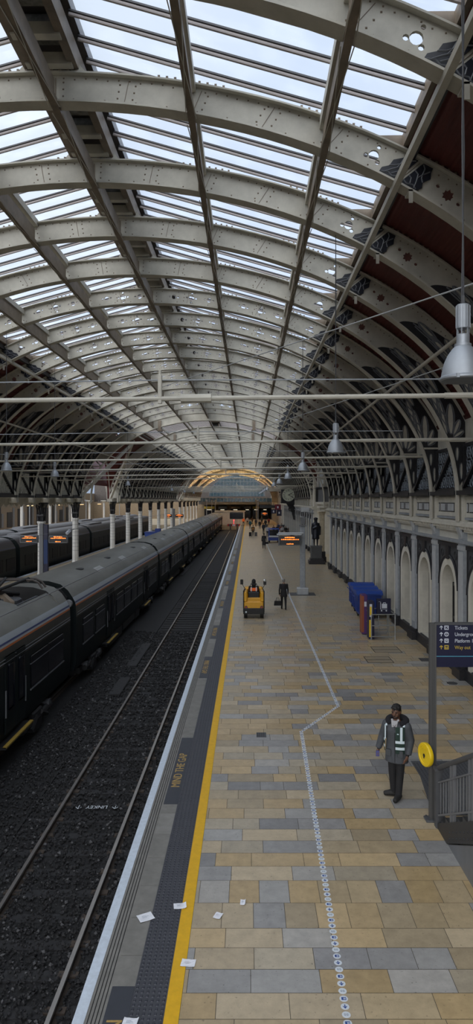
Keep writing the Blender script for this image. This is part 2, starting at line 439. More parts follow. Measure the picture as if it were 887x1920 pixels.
def make_scroll(sgn):
    mb = MB(); fl = lambda x: x if sgn > 0 else 2*XC-x
    # feather plate
    n = 30; lo = []; hi = []
    for i in range(n+1):
        s = 4.7*sin(pi/2*i/n); f = 1.0 if s < 2.6 else sqrt(max(0, 1-((s-2.6)/2.1)**2))
        lo.append(spt(s, .06)); hi.append(spt(s, .06+.90*f))
    h = WT/2+.012
    mb.prism(lo + hi[::-1][1:], 'Y', -h, h, 0)
    for a in PET:
        p = spetal(mb, *a, -h-.006, h+.006, 1)
        g = spetal(None, *a[:4], a[4]+.045, 0, 0, 0)
        for y in (-h-.012, h+.012):
            mb.tube([(x, y, z) for x, z in p] + [(p[0][0], y, p[0][1])], .012, 4, 2, caps=False)
            mb.tube([(x, y, z) for x, z in g] + [(g[0][0], y, g[0][1])], .016, 4, 2, caps=False)
    for k in range(5):                       # long stems of the feather
        a = spt(1.2+.5*k, .22+.1*k); b = spt(min(4.5, 2.9+.5*k), .16+.06*k)
        for y in (-h-.01, h+.01): mb.tube([(a[0], y, a[1]), (b[0], y, b[1])], .018, 4, 2, caps=False)
    # bracket below with three drops
    zt, zb = 7.22, 5.95
    x0, x1 = XC+A-.14, XC+10.4
    xs0 = XC+9.72
    mb.prism([(xs0+.06, zt), (xs0+.58, zt), (xs0+.36, zb+.15), (xs0+.28, zb)], 'Y', -h, h, 0)
    for cx, z1, z2, w in ((xs0+.20, 7.15, 6.72, .055), (xs0+.44, 7.15, 6.72, .055), (xs0+.33, 6.66, 6.15, .06)):
        q = [(cx+w*sin(u)*(1-.4*(1-cos(u))/2), z1-(z1-z2)*(1-cos(u))/2) for u in [2*pi*i/10 for i in range(10)]]
        mb.prism(q, 'Y', -h-.006, h+.006, 1)
        for y in (-h-.01, h+.01): mb.tube([(x, y, z) for x, z in q]+[(q[0][0], y, q[0][1])], .014, 4, 2, caps=False)
    # cream batten across the top of the bracket
    mb.box(xs0-.08, -.16, 7.3, xs0+.72, .16, 7.36, 1)
    # leaf ornaments each side of the edge girder
    for dr in (-1, 1):
        tg = tof(XC+6.03)
        def q(s, f): return wpt(tg - dr*s*.5/9.2, f)
        pl = [q(.1,.06), q(.74,.06), q(.80,.25), q(.66,.40), q(.72,.62), q(.56,.78), q(.46,.94), q(.1,.94)]
        mb.prism(pl, 'Y', -h-.01, h+.01, 3)
        for arc in ([q(.12,.2),q(.3,.14),q(.5,.2),q(.7,.12)], [q(.12,.62),q(.3,.56),q(.48,.34),q(.62,.12)], [q(.14,.9),q(.3,.8),q(.42,.6),q(.40,.44)], [q(.66,.40),q(.5,.5),q(.42,.6),q(.5,.8)], [q(.12,.4),q(.25,.36),q(.38,.2)]):
            for y in (-h-.012, h+.012): mb.tube([(x, y, z) for x, z in arc], .013, 4, 2, caps=False)
    if sgn < 0: mb.v = [(2*XC-x, y, z) for x, y, z in mb.v]
    return mb.mesh('scrollwork', [BLACKI, CREAM, LINE, NAVYI])
SCR, SCL = make_scroll(1), make_scroll(-1)
WEBN, WEBF = make_web(False), make_web(True)
ri = 0
for si, seg in enumerate(SEG):
    for y in seg:
        far = y > 22
        r = thing('roof_rib', f"cream riveted iron roof rib, {nth(ri)} from the viewer, {'pierced with holes' if far else 'with a solid web'}", 'roof rib', (0, y, 0), 0, 'arched roof ribs')
        obj('web', WEBF if far else WEBN, r); obj('bottom_flange', BOTF, r); obj('top_flange', TOPF, r)
        obj('scrollwork', SCR, r); obj('scrollwork', SCL, r)
        ri += 1
# heavy lattice arches either side of the two crossings
def lattice_arch_mesh():
    mb = MB()
    i2 = lambda t: (XC+(A-.12)*cos(t), Z0+(B-.25)*sin(t)); o2 = lambda t: (XC+(A+.62)*cos(t), Z0+(B+.42)*sin(t))
    mb.ribbon([(XC+A-.12, 4.9)]+flange_pts(i2, 0, pi, 64)+[(XC-A+.12, 5.3)], -.22, .22, -.07)
    mb.ribbon(flange_pts(o2, radians(6), radians(174), 64), -.2, .2, .05)
    N = 70
    for i in range(N):
        t, u = radians(8)+radians(164)*i/N, radians(8)+radians(164)*(i+1)/N
        if 28 < math.degrees(t) < 152:
            a, b, c, d = i2(t), i2(u), o2(u), o2(t)
            mb.add([(a[0],-.03,a[1]),(b[0],-.03,b[1]),(c[0],-.03,c[1]),(d[0],-.03,d[1]),(a[0],.03,a[1]),(b[0],.03,b[1]),(c[0],.03,c[1]),(d[0],.03,d[1])],
                   [(0,1,2,3),(7,6,5,4),(0,4,5,1),(3,2,6,7)])
        else:
            a, b = (i2(t), o2(u)) if i % 2 else (o2(t), i2(u))
            for y in (-.16, .16): mb.bar((a[0], y, a[1]), (b[0], y, b[1]), .05, .07)
    return mb.mesh('arch_lattice', [CREAM])
LAT = lattice_arch_mesh()
for i, (y, wh) in enumerate(((57.4, 'at the near edge of the first crossing'), (69.2, 'at the far edge of the first crossing'), (128.4, 'at the near edge of the far crossing'), (139.4, 'at the far edge of the far crossing'))):
    a = thing('crossing_arch', f'deep cream lattice arch spanning the shed {wh}', 'arch', (0, y, 0), 0, 'lattice arches of the crossings')
    obj('lattice', LAT, a)
    if i < 2:
        for x in (XC-4.0, XC+3.9):
            m_ = MB(); m_.box(x-.12, -.3, zs(x)-.55, x+.12, .3, zs(x)+.25); m_.box(x-.2, -.34, zs(x)-.62, x+.2, .34, zs(x)-.52)
            m_.build('hanger', BROWN, a)
# ---------------------------------------------------------------- ceiling: lining, ridge, glazing
PR = [(XC+.52, 13.52), (XC+6.2, 11.92)]
def lining_profile():
    pts = []; t0, t1 = math.acos(6.2/AO), math.acos(10.45/AO); n = 150
    for i in range(n+1):
        t = t0+(t1-t0)*i/n; o = .065+.010*(1 if (i % 4) < 2 else -1)
        pts.append((XC+(AO+o)*cos(t), Z0+(BO+o)*sin(t)))
    return pts
LP = lining_profile()
def glaze_meshes(w):
    g = MB(); (xa, za), (xb, zb) = PR
    g.add([(xa,0,za),(xb,0,zb),(xb,w,zb),(xa,w,za)], [(0,1,2,3)])
    f = MB(); nb = max(1, round(w/.61))
    for i in range(nb):
        y = w*(i+.5)/nb
        f.bar((xa,y,za-.035), (xb,y,zb-.035), .085, .03, 1)
        f.bar((xa,y,za-.055), (xb,y,zb-.055), .03, .03, 0)
        f.tube([(xa,y,za-.085),(xb,y,zb-.085)], .03, 8, 0)
    out = []
    for m, mats in ((g, [RGLASS]), (f, [BAR, BARD])):
        m2 = MB(); m2.v = [(2*XC-x, y, z) for x, y, z in m.v]; m2.f = m.f; m2.m = m.m
        out.append((m.mesh('pane', mats), m2.mesh('pane', mats)))
    return out
GB = glaze_meshes(3.05)
BOARD = []
for s_ in (1, -1):
    m = MB(); (xa, za), (xb, zb) = PR; f_ = lambda x: x if s_ > 0 else 2*XC-x
    for k in range(5): m.prism([(f_(xa), za), (f_(xb), zb), (f_(xb), zb+.05), (f_(xa), za+.05)], 'Y', .61*k, .61*k+.59)
    m.prism([(f_(xa), za+.05), (f_(xb), zb+.05), (f_(xb), zb+.07), (f_(xa), za+.07)], 'Y', 0, 3.05)
    BOARD.append(m.mesh('boarding', [CREAM]))
def build_ceiling(si, label):
    y0, y1 = SEGR[si]; ys = SEG[si]
    c = thing('ceiling', label, 'roof', (0, 0, 0), kind='structure')
    for sg in (1, -1):
        m = MB(); m.ribbon([(x if sg > 0 else 2*XC-x, z) for x, z in LP], y0, y1, -.05*sg)
        m.build('red_lining', REDL, c)
    m = MB()
    m.box(XC-.56, y0, 13.5, XC+.56, y1, 13.72, 0)
    for s in (-1, 1): m.bar((XC+s*.40, y0, 13.22), (XC+s*.40, y1, 13.22), .15, .34, 1)
    y = ys[0]-12.2 if si == 0 else ys[0]
    while y < ys[-1]+3:
        for off, mi in ((.5, 2), (1.1, 3), (2.0, 2), (2.75, 2)):
            if off == 1.1: m.box(XC-.3, y+.7, 13.28, XC+.3, y+1.75, 13.48, 3)
            else: m.box(XC-.40, y+off, 13.02, XC+.40, y+off+.16, 13.22, mi)
        m.box(XC-.28, y+2.2, 13.3, XC+.28, y+2.7, 13.48, 3)
        for s in (-1, 1): m.prism([(XC+s*.62, 12.98), (XC+s*.34, 12.98), (XC+s*.34, 13.3)], 'Y', y-.09, y+.09, 2)
        y += 3.05
    m.build('ridge', [BROWND, BROWN, CREAM, DUCT], c)
    # one pane of glazing per bay on each slope
    y = ys[0] - (3.05*4 if si == 0 else 0); last = ys[-1]
    while y < last - .1:
        for k in (0, 1):
            if si == 2:
                obj('boarding', BOARD[k], c, (0, y, 0)); continue
            gl = obj('glazing', GB[0][k], c, (0, y, 0)); obj('glazing_frame', GB[1][k], gl)
        y += 3.05
    return c
build_ceiling(0, 'glazed and red-lined arched roof over the near part of the platform')
build_ceiling(1, 'arched roof between the two crossings, beyond the clock')
build_ceiling(2, 'farthest arched roof in front of the glazed end screen')
# crossing vaults (heightfield of the two intersecting barrels) and their glazing
def trans(y, yc, hw): return 5.6 + 5.95*sqrt(max(0, 1-((y-yc)/hw)**2))
def crossing(yc, hw, label):
    c = thing('ceiling', label, 'roof', kind='structure')
    for sg in (1, -1):
        m = MB(); xs = [6.15+4.3*i/28 for i in range(29)] + ([10.9, 12.0] if sg > 0 else [10.75, 11.0])
        ys = [yc-hw+2*hw*(.5-.5*cos(pi*j/32)) for j in range(33)]
        for x in xs:
            for y in ys:
                zn = zo(XC+x) if x <= 10.46 else 0
                m.v.append((XC+sg*x, y, max(zn, trans(y, yc, hw))))
        n = len(ys)
        for i in range(len(xs)-1):
            for j in range(n-1): m.f.append((i*n+j, i*n+j+1, (i+1)*n+j+1, (i+1)*n+j)); m.m.append(0)
        m.build('red_lining', REDL, c)
    y0 = yc-hw-.6; w = 3.1
    while y0 < yc+hw:
        for k in (0, 1):
            gl = obj('glazing', GB[0][k], c, (0, y0, 0)); obj('glazing_frame', GB[1][k], gl)
        y0 += 3.05
    m = MB(); m.box(XC-.5, yc-hw-.5, 13.5, XC+.5, yc+hw+.5, 13.7); m.build('ridge', BROWN, c)
    return c
crossing(63.3, 6.6, 'red-lined cross vault where the first crossing cuts the roof')
crossing(133.9, 6.2, 'cross vault of the far crossing near the end screen')
# longitudinal members
def long_member(name, label, cat, segs, mats, grp, fn, smooth=False):
    m = MB()
    for y0, y1 in segs: fn(m, y0, y1)
    o = m.build(name, mats, smooth=smooth); return tag(o, label, cat, grp)
FULL = [(-9, 191)]
wh = ['farthest left', 'left of centre', 'under the ridge', 'right of the ridge', 'farthest right, nearest the edge girder']
for x, w in zip(PURX, wh):
    z = zs(x)
    def fn(m, y0, y1, x=x, z=z):
        m.box(x-.06, y0, z-.10, x+.06, y1, z+.02, 0)
        ribs = [9.0-3.05*4+3.05*k for k in range(20)]
        for a in ribs:
            b = a+3.05                        # web plate deeper at mid-span and the two crossed tie rods
            m.prism([(a+.15, z), (a+.55, z-.02), (b-.55, z-.02), (b-.15, z), (b-.15, z+.34), (a+.15, z+.34)], 'X', x-.02, x+.02, 0)
            m.tube([(x-.09, a+.1, z-.11), (x+.09, b-.1, z-.11)], .009, 4, 1); m.tube([(x+.09, a+.1, z-.11), (x-.09, b-.1, z-.11)], .009, 4, 1)
    long_member('purlin', f'dark longitudinal roof purlin {w} of the five under the glazing', 'purlin', FULL, [BROWN, CREAM], 'roof purlins', fn)  # purlins are cream-painted; the brown puts their underside shade into the colour
    if x != -3.4:
        zt = 13.52 - 1.60/5.68*(abs(x-XC)-.52) - .2
        def f2(m, y0, y1, x=x, zt=zt): m.box(x-.07, y0, zt-.09, x+.07, y1, zt+.08, 0)
        long_member('glazing_purlin', f'pale beam carrying the glazing bars, above the purlin {w}', 'purlin', FULL, [CREAM], 'upper purlins', f2)
for sg, w in ((1, 'right'), (-1, 'left')):
    x = XC+sg*6.03; z = zs(x)
    def fn(m, y0, y1):
        m.box(x-.05, y0, z-.13, x+.05, y1, z-.02, 0)
        yy = 9.0-3.05
        while yy < 57: m.box(x+sg*.24-.035, yy-.2, z-.42, x+sg*.24+.035, yy-.18, z-.19, 0); m.box(x+sg*.24-.035, yy-.2, z-.22, x+sg*.24+.035, yy+.1, z-.19, 0); yy += 3.05
    long_member('edge_girder', f'cream girder along the {w} edge of the roof glazing', 'girder', FULL, [CREAM], 'edge girders', fn)
    def f3(m, y0, y1):
        xe = XC+sg*6.21
        m.box(xe-.05, y0, 11.70, xe+.05, y1, 11.93, 0); m.box(xe+sg*.11-.06, y0, 11.5, xe+sg*.11+.06, y1, 11.97, 1)  # second, black box is no iron: it paints the shaded gap beside the beam
        yy = 9.0
        while yy < 57: m.prism([(xe-sg*.62, zo(XC+5.59)+.02), (xe-sg*.04, 11.66), (xe-sg*.04, 11.93)], 'Y', yy-.03, yy+.03, 0); yy += 3.05
    long_member('eaves_beam', f'eaves beam where the {w} roof slope meets the red lining', 'beam', FULL, [BROWN, BLACKI], 'eaves beams', f3)
    def f4(m, y0, y1):
        m.tube([(XC+sg*8.28, y0, 9.25), (XC+sg*8.28, y1, 9.25)], .05, 8, 0)
    long_member('conduit_pole', f'cream pole running along under the ribs above the {w} side', 'pole', [(6, 127)], [CREAM], 'long poles', f4, True)
# ---------------------------------------------------------------- upper wall panels between ribs (both sides)
def lattice_panel():
    m = MB()
    y0, y1, z0, z1 = .14, 2.91, 5.8, 7.24
    m.box(.0, y0, z0, .04, y1, z1, 1)
    m.box(-.07, y1-.17, z0, .02, y1, z1, 0); m.box(-.07, y0, z0, .02, y0+.1, z1, 0); m.box(-.07, y0, z0, .02, y1, z0+.1, 0); m.box(-.07, y0, z1-.1, .02, y1, z1, 0)
    m.bar((-.06, y1-.25, z0+.1), (-.06, .75, z1-.1), .09, .2, 0, up=(1,0,0))
    m.box(-.03, .2, z0, .0, .75, z1, 2)
    for i in range(4):
        for j in range(3):
            cy_, cz = 1.02+.46*i, z0+.3+.42*j
            m.tube([(-.03, cy_+.17*cos(2*pi*k/10), cz+.17*sin(2*pi*k/10)) for k in range(11)], .024, 4, 3, caps=False)
            m.tube([(-.03, cy_-.2, cz-.2), (-.03, cy_+.2, cz+.2)], .016, 4, 3); m.tube([(-.03, cy_-.2, cz+.2), (-.03, cy_+.2, cz-.2)], .016, 4, 3)
    m.box(-.26, y0-.02, 5.66, .02, y1+.02, 5.8, 0)      # projecting ledge
    return m
lp = lattice_panel(); LPR = lp.mesh('lattice_panel', [BLACKI, NAVYI, CREAM2, BLUEG])
lp.v = [(-x, y, z) for x, y, z in lp.v]; LPL = lp.mesh('lattice_panel', [BLACKI, CREAM2, CREAM2, CREAM2])
# frieze windows under the ledge
m = MB()
for y0, y1, mi in ((.35, 2.7, 0),): m.box(-.06, y0, 4.98, .02, y1, 5.54, 0)
for a, b in ((.5, .66), (.82, 2.35), (2.45, 2.6)):
    m.box(-.075, a, 5.12, -.05, b, 5.42, 1); m.box(-.085, a+.03, 5.15, -.07, b-.03, 5.39, 2)
m.box(-.09, 1.5, 5.16, -.08, 1.8, 5.38, 3)
m.box(-.1, .33, 5.54, .0, 2.72, 5.60, 0); m.box(-.1, .33, 4.9, .0, 2.72, 4.97, 4)
FRZ = m.mesh('frieze_panel', [CREAM2, BLACKI, GREYL, MGREY, GREYP])
pi_ = 0
for si in (0, 1):
    for y in SEG[si][:-1]:
        if si == 0 and y < 5: continue
        p = obj('lattice_panel', LPR, None, (XW-.05, y, 0))
        tag(p, f'black iron lattice panel high on the right wall, {nth(pi_)} bay from the viewer', 'panel', 'lattice panels on the wall side')
        f = obj('frieze_panel', FRZ, None, (XW-.01, y, 0))
        tag(f, f'cream frieze panel with grey panes over the arches, {nth(pi_)} bay from the viewer', 'panel', 'frieze panels')
        if y > 20:
            p = obj('lattice_panel', LPL, None, (2*XC-XW+.05, y, 0))
            tag(p, f'cream and black lattice panel over the left columns, {nth(pi_)} bay from the viewer', 'panel', 'lattice panels over the columns')
        pi_ += 1
# ---------------------------------------------------------------- right wall
def arch(cy_, hw, zb, zsp, n=16):
    return [(cy_-hw, zb), (cy_+hw, zb)] + [(cy_+hw*cos(pi*i/n), zsp+hw*sin(pi*i/n)) for i in range(n+1)]
def wall_bays(ys, y0, y1, name, label):
    hol = [arch(y+1.525, .74, .36, 2.62) for y in ys]
    vs, fs = holed([[(y0,0),(y1,0),(y1,4.85),(y0,4.85)]] + hol, .62)
    m = MB(); m.add(vs, fs, 0, tf=lambda v: Vector((XW+.31+v.z, v.x, v.y)))
    m.box(XW, y0, 4.85, XW+.6, y1, 8.0, 0)
    w = m.build(name, [CREAM2]); tag(w, label, 'wall', kind='structure')
    c = MB()
    c.box(XW-.26, y0, 4.70, XW+.02, y1, 4.80, 0); c.box(XW-.20, y0, 4.80, XW+.02, y1, 4.86, 1)
    c.box(XW-.12, y0, 4.52, XW+.02, y1, 4.60, 1)
    y = y0
    while y < y1-.1: c.box(XW-.20, y, 4.60, XW+.02, y+.09, 4.70, 1); y += .19
    c.box(XW-.17, y0, 4.16, XW+.02, y1, 4.25, 2)
    c.box(XW-.12, y0, 0, XW+.02, y1, .34, 3)
    return c
c = wall_bays(SEG[0][:-1], -9, 56.9, 'wall_right', 'long cream station wall with arched openings on the right'); tag(c.build('trim_1', [CREAM2, CREAM2, GREYP, BLACKI]), 'cornice, dentils and dark plinth along the near right wall', 'cornice', kind='structure')
c = wall_bays(SEG[1][:-1], 70, 127.6, 'wall_right.001', 'far stretch of cream station wall beyond the clock'); tag(c.build('trim_2', [CREAM2, CREAM2, GREYP, BLACKI]), 'cornice and plinth along the far right wall', 'cornice', kind='structure')
# window: dark surround, cream archivolt, recessed dark glazing
def window_meshes():
    cy_ = 1.525
    vs, fs = holed([[(.42,.36),(2.63,.36),(2.63,4.02),(.42,4.02)], arch(cy_, .96, .3, 2.62)], .05)
    s = MB(); s.add(vs, fs, 0, tf=lambda v: Vector((v.z-.02, v.x, v.y)))
    s.box(-.1, .38, 3.98, .0, 2.67, 4.1, 1)
    for y in (.45, 2.6): s.tube([(-.055, y, .36), (-.055, y, 3.98)], .03, 6, 1)
    s.tube([(-.06, cy_+1.06*cos(a), 2.62+1.06*sin(a)) for a in [pi*i/16 for i in range(17)]], .055, 6, 1)
    s.tube([(-.06, cy_+1.0*cos(a), 2.62+1.0*sin(a)) for a in [pi*i/16 for i in range(17)]], .02, 5, 2)
    s.prism([(cy_-.13, 3.55), (cy_+.13, 3.55), (cy_+.2, 4.0), (cy_-.2, 4.0)], 'X', -.12, 0, 1)
    for q in (-.75, .75):
        s.tube([(-.05, cy_+q+.13*cos(2*pi*k/10), 3.72+.13*sin(2*pi*k/10)) for k in range(11)], .02, 4, 1, caps=False)
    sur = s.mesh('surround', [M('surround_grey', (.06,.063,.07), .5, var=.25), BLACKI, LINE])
    vs, fs = holed([arch(cy_, .97, .3, 2.62), arch(cy_, .735, .2, 2.62)], .12)
    a = MB(); a.add(vs, fs, 0, tf=lambda v: Vector((v.z-.02, v.x, v.y)))
    arc = a.mesh('archivolt', [CREAM2])
    g = MB(); g.prism(arch(cy_, .74, .36, 2.62), 'X', .36, .39, 0)
    gl = g.mesh('pane', [TRG])
    f = MB()
    for y in (cy_-.70, cy_, cy_+.70): f.box(.29, y-.04, .36, .37, y+.04, 2.7 if y != cy_ else 3.32, 0)
    for z in (.4, 1.5, 2.62): f.box(.29, cy_-.74, z-.04, .37, cy_+.74, z+.04, 0)
    fr = f.mesh('sash', [BLACKI])
    return sur, arc, gl, fr
WM = window_meshes(); wi = 1
m = MB()
m.box(-.13, -.27, .42, 0, .27, 4.16, 0); m.box(-.15, -.2, .7, -.12, .2, 3.9, 1); m.box(-.155, -.29, 3.95, 0, .29, 4.08, 1)
m.box(-.12, -.25, 4.25, 0, .25, 4.70, 0); m.prism([(-.12, 4.3), (-.26, 4.66), (-.12, 4.66)], 'Y', -.14, .14, 1)
m.box(-.16, -.24, 4.80, 0.0, .24, 5.66, 2)
PIL = m.mesh('pilaster', [GREYP, GREYL, CREAM2])
m = MB(); m.box(-.29, -.40, 0, 0, .40, .30, 0); m.box(-.20, -.34, .30, 0, .34, .42, 0); PILB = m.mesh('base', [BLACKI])
for si in (0, 1):
    for i, y in enumerate(SEG[si]):
        p = thing('pilaster', f"grey pilaster with a black base on the {'near' if si == 0 else 'far'} right wall, {nth(i)} along it", 'pilaster', (XW, y, 0), 0, 'pilasters', 'structure')
        obj('shaft', PIL, p); obj('base', PILB, p)
        if y == SEG[si][-1]: continue
        w = thing(f'window_{wi}', f"arched opening in a dark surround, {nth(i)} along the {'near' if si == 0 else 'far'} right wall", 'window', (XW, y, 0), 0, 'arched openings', 'structure'); wi += 1
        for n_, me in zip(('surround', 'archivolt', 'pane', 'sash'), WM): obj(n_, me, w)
# plain wall beyond the far crossing
m = MB(); m.box(XW, 127.6, 0, XW+.5, 204, 8.2, 0)
for k in range(18): m.box(XW-.1, 128+4.2*k, 0, XW+.02, 128.6+4.2*k, 4.8, 1)
m.box(XW-.2, 127.6, 4.7, XW+.02, 204, 4.9, 0)
tag(m.build('wall_right.003', [CREAM2, GREYP]), 'plain cream wall with pilasters beside the concourse', 'wall', kind='structure')
# transept recess on the right: side walls, back wall, oriel and stone pier
m = MB(); m.box(9.2, 56.6, 0, 9.6, 70.4, 11.8, 0); m.box(7.0, 56.4, 0, 9.4, 56.9, 5.6, 0); m.box(7.0, 69.9, 0, 9.4, 70.4, 5.6, 0)
tag(m.build('wall_right.002', [CREAM2]), 'cream wall closing the right end of the first crossing', 'wall', kind='structure')
o = thing('oriel_window', 'projecting dark balconied oriel window high on the right wall beyond the arches', 'oriel window', (6.85, 60.3, 0))
def octo(r, sq=1): return [(r*cos(pi/8+pi*i/4), sq*r*sin(pi/8+pi*i/4)) for i in range(8)]
m = MB(); m.prism(octo(.95, 1.3), 'Z', 5.15, 5.35, 0); m.prism(octo(.80, 1.3), 'Z', 4.85, 5.15, 0); m.prism(octo(.55, 1.3), 'Z', 4.5, 4.85, 0); m.prism(octo(1.0, 1.3), 'Z', 6.5, 6.65, 1); m.build('corbel', [CREAM2, BLACKI], o)
m = MB(); m.prism(octo(.86, 1.3), 'Z', 5.35, 6.5, 0)
for p in octo(.9, 1.3): m.box(p[0]-.05, p[1]-.05, 5.35, p[0]+.05, p[1]+.05, 6.5, 1)
m.build('balcony_front', [MGREY, BLACKI], o)
m = MB(); m.prism(octo(.72, 1.3), 'Z', 6.65, 9.1, 0)
for p in octo(.76, 1.3):
    m.box(p[0]-.06, p[1]-.06, 6.65, p[0]+.06, p[1]+.06, 9.1, 1)
m.prism(octo(.8, 1.3), 'Z', 9.1, 9.25, 1); m.build('glazed_front', [GREYL, TILE], o)
p = thing('stone_pier', 'sandy stone pier with a dark base below the oriel window', 'pier', (6.5, 60.9, 0))
m = MB(); m.rbox(-.24, -.3, .9, .26, .3, 4.5, .06); m.rbox(-.32, -.38, 4.3, .34, .38, 4.5, .04); m.build('shaft', STONEP, p)
m = MB(); m.rbox(-.38, -.45, 0, .40, .45, .5, .04); m.rbox(-.31, -.37, .5, .33, .37, .95, .03); m.build('base', BLACKI, p)
# ---------------------------------------------------------------- left arcade
XL = -14.2
def column_parts():
    s = MB(); s.lathe([(.29,.42),(.29,.5),(.26,.56),(.25,3.85),(.30,3.95),(.30,4.05)], n=8, mi=0)
    z = .8
    while z < 3.8: s.lathe([(.258,z),(.258,z+.02)], n=8, mi=1); z += .3
    b = MB(); b.lathe([(.40,0),(.40,.3),(.33,.42)], n=8)
    c = MB(); c.lathe([(.2,4.05),(.2,4.4),(.27,4.45),(.27,4.55),(.2,4.6),(.2,5.0),(.42,5.25),(.42,5.35)], n=8)
    k = MB()
    for s_ in (-1, 1):
        for dx in (-.16, .16):
            pts = [(dx, s_*(.24+.75*(1-cos(a))), 4.12+1.15*sin(a)) for a in [pi/2*i/8 for i in range(9)]]
            k.tube(pts, .06, 6)
        k.tube([(0, s_*.3, 4.5), (0, s_*.75, 5.25)], .05, 6); k.tube([(0, s_*.55, 5.02+.16*sin(0))]+[(0, s_*(.55+.16*cos(a)), 5.0+.16*sin(a)) for a in [2*pi*i/10 for i in range(1, 11)]], .03, 5)
        k.box(-.22, s_*.30-.05, 4.42, .22, s_*.30+.05, 4.55)
    return [('shaft', s.mesh('shaft', [TILE, MGREY])), ('foot', b.mesh('foot', [BLACKI])), ('capital', c.mesh('capital', [BLACKI])), ('bracket', k.mesh('bracket', [BLACKI]))]
CP = column_parts(); CYS = [46.8, 56.0] + [71.3+9.15*k for k in range(7)] + [141.5+9.15*k for k in range(6)]
for i, y in enumerate(CYS):
    c = thing('arcade_column', f'white tiled column with black foot and brackets, {nth(i)} in the row beyond the train', 'column', (XL, y, 0), 0, 'columns on the middle platform')
    for n_, me in CP: obj(n_, me, c)
for i, (y0, y1, w) in enumerate(((30, 57.2, 'before the first crossing'), (69.6, 127.8, 'between the crossings'), (139.8, 191, 'beyond the far crossing'))):
    m = MB(); m.box(XL-.24, y0, 5.36, XL+.3, y1, 5.66, 0); m.box(XL+.2, y0, 5.62, XL+.42, y1, 5.74, 0)
    y = y0
    while y < y1-.9:                          # scalloped valance
        m.prism([(y, 5.36), (y+.9, 5.36)] + [(y+.45+.45*cos(a), 5.30-.0-.22*abs(cos(a))) for a in [pi*k/8 for k in range(9)]], 'X', XL-.02, XL+.04, 0)
        y += .9
    tag(m.build('arcade_beam', [CREAM]), f'cream scalloped beam over the left columns {w}', 'beam', 'arcade beams')
# pointed lattice arches closing the crossing towards the middle span
for i, (yc, hw, w) in enumerate(((63.3, 6.9, 'first'), (133.9, 6.4, 'far'))):
    m = MB()
    fi = lambda t: (yc+(hw-.2)*cos(t), 5.5+5.6*sin(t)); fo = lambda t: (yc+(hw+.5)*cos(t), 5.5+6.2*sin(t))
    for k in range(48):
        t, u = pi*k/48, pi*(k+1)/48
        for f_ in (fi, fo):
            a, b = f_(t), f_(u); m.bar((XL, a[0], a[1]), (XL, b[0], b[1]), .3, .07, 0, up=(1,0,0))
        a, b = (fi(t), fo(u)) if k % 2 else (fo(t), fi(u)); m.bar((XL, a[0], a[1]), (XL, b[0], b[1]), .05, .08, 0, up=(1,0,0))
    tag(m.build('side_arch', [CREAM]), f'cream lattice arch opening sideways from the {w} crossing over the left columns', 'arch', 'side arches')
    for s, e in ((1, 'far'), (-1, 'near')):
        m = MB(); m.bar((XC-7.2, yc-s*.2, 11.0), (XL, yc+s*(hw-.2), 5.6), .2, .3)
        tag(m.build('diagonal_rib', [CREAM]), f'cream diagonal rib falling to the {e} side under the red vault of the {w} crossing', 'rib', 'diagonal vault ribs')
# ================================================================ GROUND
m = MB(); m.box(-75, -40, -1.4, 14, 230, -1.10, 0)
tag(m.build('ground', BALL), 'dark ballast bed under the tracks', 'ground', kind='structure')
# platform slabs
PALW = [(.43,.342,.215),(.46,.38,.262),(.38,.312,.21),(.47,.358,.208),(.405,.355,.27),(.43,.322,.177)]
PALG = [(.295,.292,.288),(.34,.336,.325),(.255,.253,.255),(.385,.37,.345)]
def slabs(name, x0, x1, y0, y1, label, seed):
    rnd = random.Random(seed); v = []; f = []; col = []
    y = y0; row = 0
    while y < y1:
        h = .385
        if abs(y-8.95) < .2 or abs(y-9.5) < .2: h = .55
        x = x0 - (rnd.random()*.5 if row else 0)
        sq = h > .5
        run = 0
        while x < x1:
            L = .42 if sq else rnd.choice((.45,.55,.62,.66,.72,.8,.9))
            a, b = max(x, x0), min(x+L, x1)
            if b-a > .03:
                o = len(v); g = .0036
                v += [(a+g,y+g,0),(b-g,y+g,0),(b-g,y+h-g,0),(a+g,y+h-g,0)]; f.append((o,o+1,o+2,o+3))
                grey = rnd.random() < (.31 if y > 9 else .2)
                c = rnd.choice(PALG if grey else PALW); k = rnd.uniform(.88,1.1)
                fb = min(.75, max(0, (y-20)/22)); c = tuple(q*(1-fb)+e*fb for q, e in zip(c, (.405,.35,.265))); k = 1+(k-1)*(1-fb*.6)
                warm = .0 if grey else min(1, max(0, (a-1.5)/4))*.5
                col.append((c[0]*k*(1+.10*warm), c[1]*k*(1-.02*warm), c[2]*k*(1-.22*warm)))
            x += L
        y += h; row += 1
    o = len(v); v += [(x0,y0,-.006),(x1,y0,-.006),(x1,y1,-.006),(x0,y1,-.006),(x0,y0,-1.2),(x1,y0,-1.2),(x1,y1,-1.2),(x0,y1,-1.2)]
    sf = [(o,o+1,o+2,o+3),(o,o+3,o+7,o+4),(o,o+4,o+5,o+1)]
    me = bpy.data.meshes.new(name); me.from_pydata(v, [], f+sf)
    me.materials.append(FLOORM); me.materials.append(JOINT)
    me.polygons.foreach_set('material_index', [0]*len(f)+[1]*len(sf))
    at = me.attributes.new('tone', 'FLOAT_COLOR', 'CORNER')
    dat = []
    for c in col + [(.05,.05,.05)]*len(sf): dat += [c[0],c[1],c[2],1.]*4
    at.data.foreach_set('color', dat); me.update()
    ob = bpy.data.objects.new(name, me); COL.objects.link(ob)
    tag(ob, label, 'floor', kind='structure'); return ob
slabs('floor', -.74, 7.0, 3.0, 152, 'platform of sandy and blue-grey stone slabs', 3)
